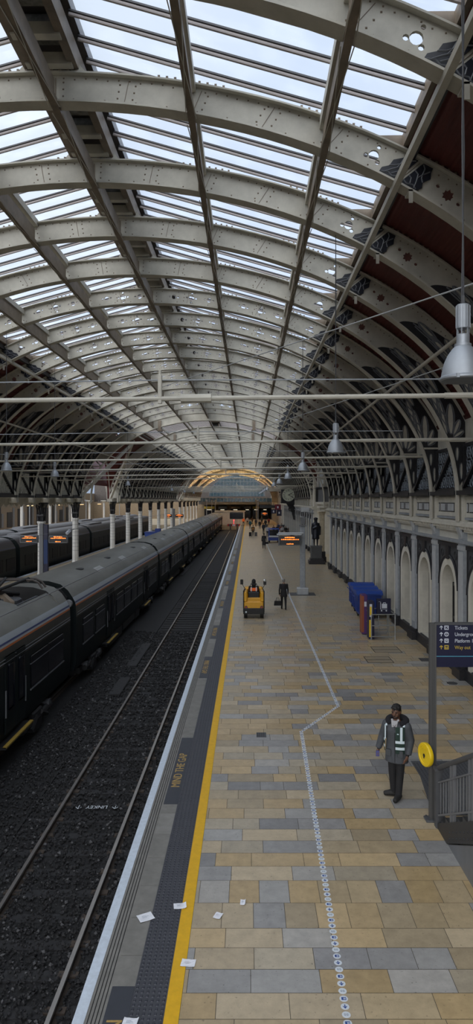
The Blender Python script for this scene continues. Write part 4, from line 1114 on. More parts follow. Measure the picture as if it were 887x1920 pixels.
def lamp_parts():
    bell = MB(); n = 32
    bell.lathe([(.185,.0),(.195,.005),(.198,.03),(.185,.04),(.178,.09),(.160,.16),(.130,.225),(.095,.275),(.070,.30),(.066,.30),(.09,.27),(.125,.22),(.155,.155),(.172,.09),(.18,.04),(.185,.0)], n=n, mi=0)
    bell.lathe([(.197,.006),(.203,.012),(.203,.026),(.197,.03)], n=n, mi=0)
    for a in (0, 2.1, 4.2): bell.box(.2*cos(a)-.012, .2*sin(a)-.012, .0, .2*cos(a)+.012, .2*sin(a)+.012, .036, 0)
    nk = MB(); nk.lathe([(.072,.30),(.072,.32),(.056,.325),(.056,.40),(.05,.405)], n=20)
    for a in range(6): nk.tube([(.05*cos(a*pi/3), .05*sin(a*pi/3), .40), (.05*cos(a*pi/3), .05*sin(a*pi/3), .455)], .007, 5)
    gr = MB(); gr.lathe([(.05,.452),(.060,.456),(.060,.655),(.05,.664),(.015,.668)], n=24)
    for a in range(10): gr.bar((.061*cos(a*.628), .061*sin(a*.628), .46), (.061*cos(a*.628), .061*sin(a*.628), .65), .006, .006)
    bulb = MB(); bulb.ball((0,0,.12), .05, (1,1,1.5)); bulb.tube([(0,0,.17),(0,0,.30)], .025, 8)
    ca = MB(); ca.tube([(0,0,.66),(0,.0,.74)], .018, 6); ca.tube([(.004,0,.70),(-.006,.0,2.2),(.008,0,3.4),(0,0,4.92)], .008, 5); ca.tube([(-.012,0,.70),(.01,.0,2.0),(-.01,0,3.2),(0,0,4.92)], .006, 5)
    return [('bell_shade', bell.mesh('bell_shade', [ALU], True)), ('neck', nk.mesh('neck', [ALU], True)), ('gear_housing', gr.mesh('gear_housing', [ALU], True)), ('bulb', bulb.mesh('bulb', [ALUD], True)), ('cable', ca.mesh('cable', [DGREY]))]
LMP = lamp_parts()
def lamp(x, y, label, grp, z=6.54):
    t = thing('pendant_lamp', label, 'lamp', (x, y, z), 0, grp)
    for n_, me in LMP: obj(n_, me, t)
for k in range(13):
    y = 5.95+9.15*k
    if k in (6,): continue
    lamp(1.87 if k == 0 else 1.93, y, f'grey bell-shaped pendant lamp above the platform, {nth(k if k < 6 else k-1)} from the viewer', 'pendant lamps over the platform')
for i, (x, y) in enumerate(((-8.6, 24.25), (-8.6, 30.3), (-8.6, 48.6), (-8.6, 76.4), (-8.6, 91.6), (-8.6, 106.9))):
    lamp(x, y, f'grey bell-shaped pendant lamp above the green train, {nth(i)} from the viewer', 'pendant lamps over the train')
# ================================================================ CLOCK, STATUE, SIGN POST
cl = W(541, 928, 97)
t = thing('station_clock', 'big square-cased station clock with a pale round dial on a wall bracket', 'clock', cl)
R = .93
m = MB(); m.rbox(-1.02, .0, -1.12, 1.02, 1.6, 1.05, .06); m.box(-1.08, -.05, -1.2, 1.08, 1.65, -1.08); m.box(-1.06, -.04, 1.02, 1.06, 1.62, 1.12); m.tube([(R*1.05*cos(a), -.03, R*1.05*sin(a)) for a in [2*pi*i/32 for i in range(33)]], .06, 6); m.build('case', BLACKI, t)
fx = lambda v: Vector((v.x, -v.z, v.y))
m = MB(); m.lathe([(R,0),(R,.03),(0.001,.035)], n=40, tf=fx); f = m.build('dial', FACEC, t)
m = MB()
num = ['XII','I','II','III','IIII','V','VI','VII','VIII','IX','X','XI']
for h, s in enumerate(num):
    a = pi/2 - h*pi/6; q = textm(s, .30, .01, 'CENTER')
    def tf(v, a=a):
        u = Vector((v.x*.85, v.y+.56, 0)); b = a-pi/2
        return Vector((u.x*cos(b)-u.y*sin(b), -.045, u.x*sin(b)+u.y*cos(b)))
    m.add(*q, tf=tf)
    m.add(*q, tf=lambda v, a=a: tf(v, a)+Vector((.008,0,0)))
for r in (.5, .88): m.tube([(r*cos(a), -.042, r*sin(a)) for a in [2*pi*i/36 for i in range(37)]], .010, 4)
m.build('numerals', BLACKI, f)
for nm, a, L, w in (('hour_hand', radians(90-65), .5, .06), ('minute_hand', radians(90-118), .78, .045)):
    m = MB(); m.bar((-.12*cos(a), -.06, -.12*sin(a)), (L*cos(a), -.06, L*sin(a)), .02, w*2, up=(0,1,0)); m.bar((0,-.06,0),(L*cos(a), -.06, L*sin(a)), w*1.5, .02, up=(0,1,0)); m.build(nm, BLACKI, f)
m = MB(); m.prism([(-.3,-1.2),(1.0,-1.2),(1.0,-3.6),(.75,-3.5),(.5,-2.5),(.1,-1.8)], 'Y', .5, .9); m.box(.8,.4,-.8,1.02,1.0,.6); m.tube([(.35+.28*cos(a), .45, -2.0+.28*sin(a)) for a in [2*pi*i/12 for i in range(13)]], .08, 6); m.build('bracket', BLACKI, t)
# ---- people
SKIN = M('skin_light', (.38,.22,.15), .55); SKIND = M('skin_brown', (.14,.07,.045), .55)
CLB = M('cloth_black', (.012,.012,.014), .85); CLN = M('cloth_navy', (.012,.016,.03), .85); CLG = M('cloth_grey', (.06,.065,.072), .85, var=.15, vscale=8)
CLBR = M('cloth_brown', (.10,.05,.03), .85); CLT = M('cloth_teal', (.02,.09,.11), .85); CLR = M('cloth_red', (.18,.03,.03), .85); CLW = M('cloth_pale', (.40,.40,.42), .85); CLJ = M('cloth_blue', (.03,.05,.13), .85)
HIO = M('hi_vis_orange', (.95,.16,.03), .7); HIG = M('hi_vis_dark_green', (.008,.03,.022), .7); REFL = M('reflective_tape', (.62,.72,.78), .35)
HAIRB = M('hair_black', (.009,.008,.008), .6); HAIRG = M('hair_grey', (.20,.19,.18), .7); HAIRBR = M('hair_brown', (.05,.03,.02), .7)
def skel(pose, sc_=1.0, coat=None, slim=1.0):
    m = MB()
    J = {}
    if pose == 'sit':
        J['hip'] = [(s*.09, 0, .50) for s in (-1,1)]; J['knee'] = [(s*.11, -.42, .52) for s in (-1,1)]; J['ank'] = [(s*.11, -.44, .09) for s in (-1,1)]
        base = .46
    else:
        st = .20 if pose == 'walk' else .02
        J['hip'] = [(s*.09, 0, .92) for s in (-1,1)]
        J['knee'] = [(s*.10, -s*st*.6-.03, .50) for s in (-1,1)]; J['ank'] = [(s*.10, -s*st+(.06 if s < 0 and pose == 'walk' else 0), .09 if not (pose == 'walk' and s < 0) else .12) for s in (-1,1)]
        base = .88
    for i in (0,1):
        a = J['ank'][i]
        m.tube([J['hip'][i], J['knee'][i], a], [.098*slim, .066*slim, .048], 10)
        m.ball(J['knee'][i], .066*slim); m.ball(J['hip'][i], .1*slim)
        m.tube([(a[0], a[1]+.06, a[2]-.045), (a[0], a[1]-.06, a[2]-.04), (a[0]*1.08, a[1]-.17, a[2]-.055)], [.045,.05,.036], 8); m.ball((a[0]*1.08, a[1]-.17, a[2]-.055), .036); m.ball(a, .05)
    T = base-.88
    m.tube([(0,0,.86+T), (0,0,1.05+T), (0,-.01,1.28+T), (0,0,1.41+T), (0,.0,1.50+T)], [.165*slim,.155*slim,.185*slim,.165*slim,.06], 14, ell=(1,.66))
    m.ball((0,0,.88+T), .16*slim, (1,.7,.7))
    m.tube([(0,.01,1.44+T),(0,.0,1.60+T)], .055, 10)
    m.ball((0,-.012,1.645+T), 1, (.076,.094,.115), 14, 10)
    m.ball((0,-.05,1.585+T), 1, (.052,.055,.05), 10, 8)
    m.ball((0,-.108,1.635+T), .018); 
    for s in (-1,1): m.ball((s*.078,0,1.64+T), .018)
    hands = []
    for s in (-1,1):
        sh = (s*.185, 0, 1.40+T)
        if pose == 'sit': el, wr, fi = (s*.25, -.06, 1.12+T), (s*.16, -.30, 1.05+T), (s*.13, -.39, 1.05+T)
        elif pose == 'walk': el, wr, fi = (s*.24, s*.09, 1.13), (s*.25, s*.06-.05, .88), (s*.25, s*.06-.07, .79)
        else: el, wr, fi = (s*.245, .03, 1.13), (s*.265, -.02, .88), (s*.268, -.04, .79)
        m.ball(sh, .075); m.tube([sh, el, wr], [.066,.052,.036], 10); m.ball(el, .052)
        d = (Vector(fi)-Vector(wr)).normalized(); side = Vector((0,1,0)) if pose != 'sit' else Vector((1,0,0))
        pa = Vector(wr)+d*.05
        m.tube([Vector(wr), pa], [.034,.042], 8, ell=(.6,1)); m.ball(pa, .04, (.6,1,1))
        for k, L in enumerate((.075,.085,.08,.062)):
            o = pa + side*(.028-.019*k) + d*.02
            m.tube([o, o+d*L*.6, o+d*L + Vector((-s*.012,-.004,0))], [.0105,.010,.008], 6)
        m.tube([pa+side*(-.03)-d*.01, pa-side*.05+d*.03], [.012,.009], 6)
        hands.append((Vector(wr), pa+d*.06))
    if coat:
        m.tube([(0,0,1.1+T),(0,0,.95+T),(0,0,coat)], [.17*slim,.185*slim,.215*slim], 14, ell=(1,.72))
    return m, hands, T
def person(label, loc, rz=0, h=1.72, pose='stand', top=CLB, legs=CLB, skin=SKIN, hair=HAIRB, coat=None, vox=.022, slim=1.0, group=None):
    t = thing('person', label, 'person', loc, rz, group)
    m, hands, T = skel(pose, 1, coat, slim)
    vs, fs = remesh(m, vox, 3)
    b = MB(); k = h/1.755
    b.v = [(x*k, y*k, z*k) for x, y, z in vs]; b.f = fs
    hem = (coat or .90+T)
    for f in fs:
        c = Vector((0,0,0))
        for i in f: c += Vector(vs[i])
        c /= len(f)
        if any((c-q).length < .085 and c.z < w.z+.012 or (c-q).length < .06 for w, q in hands): mi = 0
        elif c.z > 1.485+T and abs(c.x) < .12: mi = 0
        elif c.z < .085: mi = 3
        elif (pose == 'sit' and c.z < .60) or (c.z < hem and pose != 'sit' and not abs(c.x) > .215): mi = 2
        else: mi = 1
        b.m.append(mi)
    b.build('body', [skin, top, legs, CLB], t, smooth=True)
    hm = MB(); hm.ball((0, .014*k, (1.672+T)*k), 1, (.084*k, .10*k, .098*k), 12, 8)
    hm.ball((0, .035*k, (1.62+T)*k), 1, (.078*k, .075*k, .09*k), 10, 6)
    hm.build('hair', hair, t, smooth=True)
    return t
def bag(loc, label, mat=CLB, s=1.0, name='handbag'):
    t = thing(name, label, 'bag', loc)
    m = MB(); m.prism([(-.20*s,0),(.20*s,0),(.17*s,.24*s),(-.17*s,.24*s)], 'Y', -.07*s, .07*s); m.build('body', mat, t)
    m = MB()
    for y in (-.045, .045): m.tube([(-.1*s,y*s,.22*s),(-.06*s,y*.6*s,.40*s),(.06*s,y*.6*s,.40*s),(.1*s,y*s,.22*s)], .011*s, 6)
    m.build('handle', mat, t); return t
def suitcase(loc, label, mat, s=1.0):
    t = thing('suitcase', label, 'suitcase', loc)
    m = MB(); m.rbox(-.2*s, -.13*s, .06, .2*s, .13*s, .66*s, .03); m.build('shell', mat, t)
    m = MB(); m.tube([(-.1*s,.1*s,.64*s),(-.1*s,.12*s,1.0*s),(.1*s,.12*s,1.0*s),(.1*s,.1*s,.64*s)], .012, 6); m.build('pull_handle', DGREY, t)
    m = MB()
    for x in (-.16, .16):
        for y in (-.1, .1): m.ball((x*s, y*s, .03), .03)
    m.build('wheel', RUB, t); return t
# ---- member of staff in the foreground
def staff():
    loc = G(744, 1496)
    t = thing('person', 'man in a grey hooded parka and dark green hi-vis vest with silver tape', 'person', loc, radians(-30)); t.scale = (.975, .975, .97)
    J = MB(); hip = .90
    # legs: one foot towards the camera, the other turned out
    for hp, kn, an, toe in (((-.085,0,.90), (-.085,.0,.50), (-.075,.05,.10), (-.235,.0,.04)), ((.085,0,.90), (.075,-.03,.50), (.055,-.06,.10), (.045,-.25,.04))):
        J.tube([hp, kn, an], [.098,.075,.062], 12); J.ball(kn, .076); J.ball(hp, .1); J.ball(an, .062)
        a = Vector(an); q = Vector(toe); dd = (q-a); dd.z = 0; dd.normalize()
        J.tube([a-dd*.07+Vector((0,0,-.045)), a+dd*.04+Vector((0,0,-.03)), q+Vector((0,0,.005)), q+dd*.02], [.05,.062,.044,.03], 10)
    J.tube([(0,0,.84),(0,0,1.05),(0,-.01,1.28),(0,0,1.42),(0,0,1.50)], [.165,.16,.185,.16,.06], 14, ell=(1,.66)); J.ball((0,0,.86), .16, (1,.7,.7))
    J.tube([(0,.015,1.44),(0,0,1.60)], .058, 10)
    # head, turned towards the viewer's left and down
    hb = MB(); hb.ball((0,-.008,1.655), 1, (.078,.096,.118), 18, 12); hb.ball((0,-.045,1.59), 1, (.060,.060,.058), 12, 8)
    hb.tube([(0,-.098,1.672),(0,-.118,1.632),(0,-.10,1.622)], [.012,.020,.014], 8)
    for s in (-1,1):
        hb.ball((s*.08,.005,1.645), 1, (.012,.022,.032)); hb.ball((s*.034,-.088,1.685), .016, (1.6,.6,.5)); hb.ball((s*.05,-.075,1.63), .02)
    hb.ball((0,-.098,1.588), 1, (.026,.014,.011))
    Rm = Matrix.Rotation(radians(-4), 3, 'Z') @ Matrix.Rotation(radians(12), 3, 'X'); pv = Vector((0,0,1.55))
    rot = lambda v: Rm @ (Vector(v)-pv) + pv
    hb.v = [tuple(rot(v)) for v in hb.v]; J.add(hb.v, hb.f)
    hands = []
    for s, el, wr, fi in ((-1, (-.285,.03,1.14), (-.345,-.03,.90), (-.365,-.055,.81)), (1, (.25,.03,1.13), (.235,-.07,.87), (.215,-.11,.79))):
        sh = (s*.19,0,1.40); J.ball(sh,.075); J.tube([sh,el,wr],[.066,.052,.034],10); J.ball(el,.052)
        d = (Vector(fi)-Vector(wr)).normalized(); side = Vector((.25*s,1,0)).normalized(); pa = Vector(wr)+d*.055
        inn = Vector((-s,0,0))
        J.tube([Vector(wr), pa+d*.02],[.032,.040],10, ell=(.62,1)); J.ball(pa+d*.015,.041,(.6,1,1))
        for k, L in enumerate((.070,.082,.078,.060)):
            o = pa + side*(.030-.020*k)*-1 + d*.03
            J.tube([o, o+d*L*.5+inn*.004, o+d*L*.85+inn*.022, o+d*L*.9+inn*.038], [.0115,.011,.010,.0085], 7)
        J.tube([pa-side*.036-d*.005, pa-side*.052+d*.03+inn*.01, pa-side*.045+d*.058+inn*.02],[.014,.012,.009],7)
        hands.append((Vector(wr), pa+d*.06))
    vs, fs = remesh(J, .0075, 3)
    b = MB(); b.v = vs; b.f = fs
    for f in fs:
        c = sum((Vector(vs[i]) for i in f), Vector())/len(f)
        if any((c-q).length < .10 for w, q in hands): mi = 0
        elif c.z > 1.47 and abs(c.x) < .13: mi = 0
        elif c.z < .11: mi = 2
        else: mi = 1
        b.m.append(mi)
    b.build('body', [SKIND, CLB, RUB], t, smooth=True)
    # parka
    P = MB()
    P.tube([(0,.0,.70),(0,0,.92),(0,0,1.1),(0,-.01,1.3),(0,0,1.40),(0,.0,1.47)], [.225,.212,.20,.215,.19,.10], 20, ell=(1,.70))
    for s, el, wr in ((-1,(-.290,.03,1.14),(-.352,-.03,.90)), (1,(.26,.03,1.13),(.242,-.065,.88))):
        P.ball((s*.19,0,1.385),.095); P.tube([(s*.19,0,1.39),el,wr],[.092,.076,.058],14); P.ball(el,.076)
    vs, fs = remesh(P, .012, 4); q = MB(); q.add(vs, fs, 0)
    pk = q.build('parka', M('parka_grey', (.062,.068,.078), .8, var=.18, vscale=7, bump=.3, bscale=30), t, smooth=True)
    m = MB(); m.tube([(.012,-.152,.72),(.012,-.152,1.0),(.012,-.160,1.25),(.005,-.135,1.40)], .006, 5); m.build('zip', CLB, pk)
    m = MB(); m.rbox(-.17,-.152,.84,-.06,-.142,.96,.01); m.rbox(.06,-.152,.84,.17,-.142,.96,.01); m.build('pocket', CLG, pk)
    # hood: ring of dark fleece round the neck
    m = MB(); m.tube([(.17*cos(a), .03+.125*sin(a), 1.47+.035*sin(a)) for a in [radians(-62)+radians(304)*i/20 for i in range(21)]], [.035]+[.062]*19+[.035], 10)
    m.ball((0,.13,1.43), .1, (1.4,.7,.9)); vs, fs = remesh(m, .012, 3); m = MB(); m.add(vs, fs); m.build('hood', M('hood_fleece', (.010,.010,.014), .95, bump=.6, bscale=60), t, smooth=True)
    m = MB(); m.prism([(-.05,1.36),(.035,1.36),(.065,1.50),(-.065,1.50)], 'Y', -.135, -.10); m.tube([(-.065,-.09,1.52),(-.01,-.15,1.42)], .02, 6); m.tube([(.065,-.08,1.52),(.0,-.15,1.42)], .02, 6); m.build('shirt_collar', CLW, t)
    # open vest: two front panels following the chest, with tape
    def wrap(x0, x1, z0, z1, off, mi, mb, n=8):
        vv = []; ff = []
        for i in range(n+1):
            for j in range(7):
                z = z0+(z1-z0)*j/6; x = x0+(x1-x0)*i/n
                rr = .205+.012*(1-abs(z-1.2)/.3) + off
                y = -rr*.70*sqrt(max(.02, 1-(x/(rr+.02))**2))-.012
                for d in (0, .006): vv.append((x, y-d if d else y, z))
        k = 7
        for i in range(n):
            for j in range(k-1):
                a, b2, c, d = (i*k+j)*2, ((i+1)*k+j)*2, ((i+1)*k+j+1)*2, (i*k+j+1)*2
                ff += [(a,b2,c,d), (a+1,d+1,c+1,b2+1)]
        mb.add(vv, ff, mi)
    m = MB()
    for x0, x1 in ((.03,.185), (-.222,-.195)):
        wrap(x0, x1, .90, 1.40, .006, 0, m)
        for z in (.975, 1.095): wrap(x0-.001, x1+.001, z, z+.05, .013, 1, m)
        xs = (x0+.085, x0+.125) if x0 > 0 else (x0+.02, x0+.055)
        wrap(xs[0], xs[1], 1.14, 1.40, .013, 1, m)
    m.tube([(.165,-.10,1.40),(.165,-.04,1.475),(.155,.06,1.46)], .022, 8, 1, ell=(1,.6)); m.tube([(-.175,-.10,1.38),(-.175,-.03,1.465),(-.165,.06,1.45)], .02, 8, 1, ell=(1,.6))
    m.box(.065,-.188,1.27,.095,-.176,1.285,1)
    m.build('hi_vis_vest', [HIG, REFL], t)
    # hair, brows, eyes, beard
    m = MB(); m.ball((0,.018,1.70), 1, (.088,.100,.088), 14, 8); m.ball((0,.05,1.64), 1, (.082,.07,.09), 12, 8)
    rn = random.Random(2)
    for _ in range(34):
        a = rn.uniform(-pi, pi); e = rn.uniform(.25, 1.5); m.ball((.08*cos(a)*cos(e), .01+.095*sin(a)*cos(e), 1.70+.085*sin(e)), .024, (1,1,.8), 7, 4)
    m.ball((0,-.062,1.755), .034, (1.7,1,.8)); m.v = [tuple(rot(v)) for v in m.v]
    m.build('hair', HAIRB, t, smooth=True)
    m = MB(); m.ball((0,-.055,1.578), 1, (.058,.052,.040), 12, 8); m.ball((0,-.106,1.603), 1, (.03,.01,.007)); m.v = [tuple(rot(v)) for v in m.v]; m.build('beard', HAIRB, t, smooth=True)
    m = MB()
    for s in (-1,1): m.ball((s*.034,-.096,1.668), .011, (1.5,.7,.7)); m.ball((s*.036,-.098,1.692), .012, (2.2,.6,.45))
    m.v = [tuple(rot(v)) for v in m.v]; m.build('eyes_and_brows', HAIRB, t, smooth=True)
    Rz = Matrix.Rotation(radians(-30), 3, 'Z'); hp = (Rz @ Vector((-.36,-.075,.815)))*.972 + loc
    p = thing('phone', 'small blue-violet phone held low in the hand of the man in the parka', 'phone', hp)
    m = MB(); m.rbox(-.03, -.034, -.055, .035, -.022, .055, .006, 0); m.build('case', M('phone_blue', (.06,.06,.20), .4), p)
    m = MB(); m.box(-.026, -.0365, -.048, .031, -.034, .048); m.build('screen', M('phone_screen', (.10,.10,.26), .2), p)
staff()
# ---- ride-on tug with its driver
ct = G(476, 1160); ct.z = 0
t = thing('platform_tug', 'yellow and black ride-on platform tug seen from behind', 'vehicle', ct)
m = MB(); m.rbox(-.47, .0, .47, .47, 1.7, .80, .05); m.rbox(-.47, .0, .8, -.30, 1.0, 1.25, .04); m.rbox(.30, .0, .8, .47, 1.0, 1.25, .04); m.rbox(-.40, .06, .8, .40, .2, .96, .03); m.rbox(-.45, 1.2, .8, .45, 1.75, 1.3, .06); m.build('body', YELB, t)
m = MB(); m.rbox(-.49, -.04, .22, .49, 1.8, .49, .03); m.box(-.42, -.07, .26, -.1, -.03, .42); m.box(.1, -.07, .26, .42, -.03, .42); m.build('bumper', TRK, t)
m = MB()
for s in (-1, 1): m.tube([(s*.47,.05,.3),(s*.47,.05,1.28),(s*.43,.25,1.33)], .03, 8)
m.tube([(-.47,.05,1.28),(-.40,.4,1.33)], .03, 6); m.build('frame', TRK, t)
for x in (-.38, .38):
    for y in (.28, 1.45): m = MB(); m.tube([(x-.08,y,.22),(x+.08,y,.22)], .22, 20); m.tube([(x-.085,y,.22),(x+.085,y,.22)], .1, 12, 1); m.build('wheel', [RUB, DGREY], t)
for x in (-.36, .36): m = MB(); m.tube([(x,.0,.53),(x,-.03,.53)], .07, 14, 0); m.tube([(x,-.028,.53),(x,-.036,.53)], .045, 14, 1); m.build('tail_light', [BLACKI, M('tail_red', (.25,.02,.015), .3)], t)
m = MB(); m.tube([(-.36,-.07,.32),(-.36,-.085,.32)], .04, 12); m.build('reflector', REFL, t)
m = MB(); m.rbox(-.28, .22, .8, .28, .75, .92, .05); m.rbox(-.27, .18, .9, .27, .30, 1.22, .04); m.build('seat', TRK, t)
m = MB(); m.tube([(-.42,.9,1.28),(-.55,.75,1.52)], .012, 6); m.tube([(.42,.9,1.28),(.55,.75,1.52)], .012, 6); m.rbox(-.64,.72,1.50,-.50,.76,1.74,.02); m.rbox(.46,.72,1.48,.60,.76,1.66,.02, 0); m.ball((.52,.73,1.69), .075, (1,.5,1), mi=1); m.tube([(0,1.25,1.25),(0,1.0,1.42)], .02, 6); m.tube([(.16*cos(a),1.0+.03*sin(a),1.42+.14*sin(a)) for a in [2*pi*i/14 for i in range(15)]], .014, 6); m.build('mirror', [TRK, LWHITE if False else GALV], t)
dv = person('driver in a dark jacket with an orange hi-vis yoke on the yellow tug', ct+Vector((0,.48,.44)), pi, 1.72, 'sit', CLB, CLN, SKIN, HAIRB, vox=.018)
m = MB(); 
def yoke(m, z0, z1, mi, o=.0):
    vv = []; ff = []
    for i in range(13):
        a = radians(15)+radians(150)*i/12
        for z in (z0, z1): vv.append(((.192+o)*cos(a)*.98, (.132+o)*sin(a), z))
    for i in range(12): ff.append((2*i,2*i+2,2*i+3,2*i+1))
    m.add(vv, ff, mi)
yoke(m, .80, .95, 0); 
for s in (-1,1): m.rbox(s*.12-.022,.115,.78,s*.12+.022,.145,.98,.004,1)
m.build('hi_vis_yoke', [HIO, REFL], dv)
m = MB(); m.ball((0,.03,1.235), 1, (.098,.115,.125), 14, 8); m.ball((0,.06,1.09),1,(.12,.1,.08)); m.build('hood', CLB, dv, smooth=True)
# ---- others on the platform
wl = G(532, 1143)
person('woman with grey hair in a black coat walking away carrying a black bag', wl, pi, 1.56, 'walk', CLB, CLB, SKIN, HAIRG, coat=.74, vox=.016)
bag(wl+Vector((-.30,.06,.20)), 'black bag hanging from the hand of the walking grey-haired woman', CLB, .95)
wl = G(495, 1029)
person('person in a long black coat walking away past the departure screen', wl, pi, 1.78, 'walk', CLB, CLB, SKIN, HAIRB, coat=.42)
bag(wl+Vector((.32,0,.55)), 'dark shoulder bag beside the person in the long black coat', CLB, 1.0)
w2 = G(474.5, 1006)
person('traveller with an orange backpack between two suitcases', w2, pi, 1.75, 'walk', CLB, CLB, SKIN, HAIRBR)
bp = thing('backpack', 'orange-brown backpack on the back of the traveller with two suitcases', 'backpack', w2+Vector((0,-.19,1.12))); m = MB(); m.rbox(-.17,-.1,-.2,.17,.07,.24,.05); m.build('pack', M('backpack_amber', (.30,.13,.02), .8), bp); m = MB(); m.rbox(-.12,-.14,-.16,.12,-.1,.04,.02); m.build('pocket', CLBR, bp)
suitcase(w2+Vector((-.42,-.1,0)), 'black suitcase on the left of the traveller with the orange backpack', CLB); suitcase(w2+Vector((.44,-.1,0)), 'dark grey suitcase on the right of the traveller with the orange backpack', DGREY)
crowd = [(456.5,985.5,'worker in an orange hi-vis jacket at the end of the platform edge',HIO,CLN,'stand'),(469,992,'traveller in a teal coat in the distance, left of the backpack carrier',CLT,CLB,'stand'),(487,992,'dark-clad traveller walking alone in mid platform far away',CLB,CLB,'walk'),
 (480,987,'traveller in navy just beyond the backpack carrier',CLN,CLB,'stand'),(464,984,'distant traveller in a pale top near the platform end',CLW,CLB,'stand'),(473,983,'distant traveller in brown near the platform end',CLBR,CLB,'walk'),
 (494,1001,'traveller in dark blue on the left of the blue truck',CLN,CLB,'stand'),(500,998,'traveller in grey just left of the blue truck',CLG,CLB,'stand'),(502,1007,'traveller in a pale jacket at the front corner of the blue truck',CLW,CLN,'stand'),
 (498,990,'traveller in black behind the pair near the blue truck',CLB,CLB,'stand'),(504,985,'distant traveller in dark red behind the blue truck',CLR,CLB,'stand'),(491,983,'far traveller in grey under the orange screen',CLG,CLB,'stand')]
for px, py, lab, tp, lg, ps in crowd:
    person(lab, G(px, py), random.choice((0,pi,pi*.8)), random.uniform(1.62,1.82), ps, tp, lg, SKIN, random.choice((HAIRB,HAIRBR,HAIRG)), vox=.035)
# seated passengers on benches
for bi, (px, py) in enumerate(((520, 999), (528, 994), (536, 1001))):
    g = G(px, py); b = thing('bench', f"metal bench with seated passengers by the right wall, {('nearest the blue truck', 'farthest back', 'nearest the departure screen')[bi]}", 'bench', g, 0, 'platform benches')
    m = MB(); m.rbox(-.9, -.05, .42, .9, .4, .47, .02); m.rbox(-.9, .38, .5, .9, .43, .9, .02); m.build('seat', MGREY, b)
    for x in (-.8, .8): m = MB(); m.box(x-.03, 0, 0, x+.03, .38, .42); m.build('leg', DGREY, b)
    for k, x in enumerate((-.6, 0, .6)):
        tp = ((CLBR,'brown'),(CLB,'black'),(CLR,'dark red'),(CLJ,'blue'),(CLG,'grey'),(CLN,'navy'),(CLW,'pale'),(CLB,'black'),(CLBR,'tan'))[bi*3+k]
        person(f"passenger in {tp[1]} seated {('at the left end', 'in the middle', 'at the right end')[k]} of the bench {('nearest the blue truck', 'farthest back', 'nearest the departure screen')[bi]}", g+Vector((x,.12,.0)), 0, 1.7, 'sit', tp[0], CLB, SKIN, (HAIRB,HAIRBR,HAIRG)[k], vox=.04)
# blue electric truck
g = G(514, 1018)
t = thing('baggage_truck', 'small blue baggage truck parked before the benches', 'vehicle', g)
m = MB(); m.rbox(-.72, 0, .30, .72, 2.3, .72, .06, 0); m.rbox(-.66, .0, .72, .66, .5, .92, .05, 1); m.build('body', [BLUEB, GREYL], t)
m = MB(); [m.box(x-.04, y-.04, .7, x+.04, y+.04, 1.75) for x in (-.62,.62) for y in (.5,1.6)]; m.rbox(-.7,.4,1.72,.7,1.75,1.84,.05); m.build('canopy', BLUEL, t)
m = MB(); m.box(-.62,.47,.9,.62,.49,1.65); m.build('windscreen', TRG, t)
for x in (-.6,.6):
    for y in (.4,1.9): m = MB(); m.tube([(x-.09,y,.25),(x+.09,y,.25)], .25, 14); m.build('wheel', RUB, t)
# soldier statue on its plinth
sb = Vector((5.83, 59.2, 0))
t = thing('war_memorial', 'dark bronze statue of a soldier in a greatcoat on a stone plinth', 'statue', sb)
m = MB(); m.rbox(-.62,-.6,0,.75,.7,.30,.03,1); m.rbox(-.5,-.48,.3,.62,.58,.5,.03,1); m.rbox(-.42,-.4,.5,.5,.5,1.45,.04,0); m.rbox(-.46,-.44,1.42,.54,.54,1.56,.03,0); m.build('plinth', [DGREY, BLACKI], t)
s_, hd, T_ = skel('stand', 1, .45, 1.12)
s_.tube([(-.2,-.1,1.1),(.1,-.2,1.25)], .06, 8); s_.ball((0,0,1.73), .15, (1,1.1,.6)); s_.ball((0,0,1.64), .12); s_.tube([(0,0,1.38),(0,0,1.62)], [.14,.085], 10); s_.tube([(.0,.05,1.42),(.25,.08,1.2),(.22,.1,.7)], [.12,.1,.12], 10)
vs, fs = remesh(s_, .03, 3); m = MB(); m.v = [(x*1.38, y*1.38, z*1.38+1.52) for x, y, z in vs]; m.f = fs; m.m = [0]*len(fs); m.build('figure', BRONZE, t, smooth=True)
# grey post with departure screen
g = G(567.5, 1114)
t = thing('mast', 'tall grey post on a dark base plate carrying the hanging screen', 'post', g)
m = MB(); m.rbox(-.15,-.15,.35,.15,.15,3.98,.03); m.box(-.02,-.16,.4,.02,-.14,3.95); m.build('shaft', MGREY if False else GREYP, t)
m = MB(); m.rbox(-.33,-.3,.02,.33,.3,.40,.04,0); m.box(-.75,-.65,.002,.72,.55,.02,1); m.build('base', [GREYL, DGREY], t)
m = MB(); m.rbox(-.2,-.25,3.98,.2,.2,4.05,.02); m.rbox(-.14,-.22,4.1,.16,.15,4.55,.04); m.tube([(0,0,4.03),(0,0,4.7)], .04, 8); m.build('speaker_housing', MGREY, t)
m = MB(); m.rbox(-.10,-.12,4.82,.40,.06,5.08,.02); m.build('top_sign', GREYL, t); m = MB(); m.tube([(0,0,4.5),(0,0,4.85)], .05, 8); m.build('neck', MGREY, t)
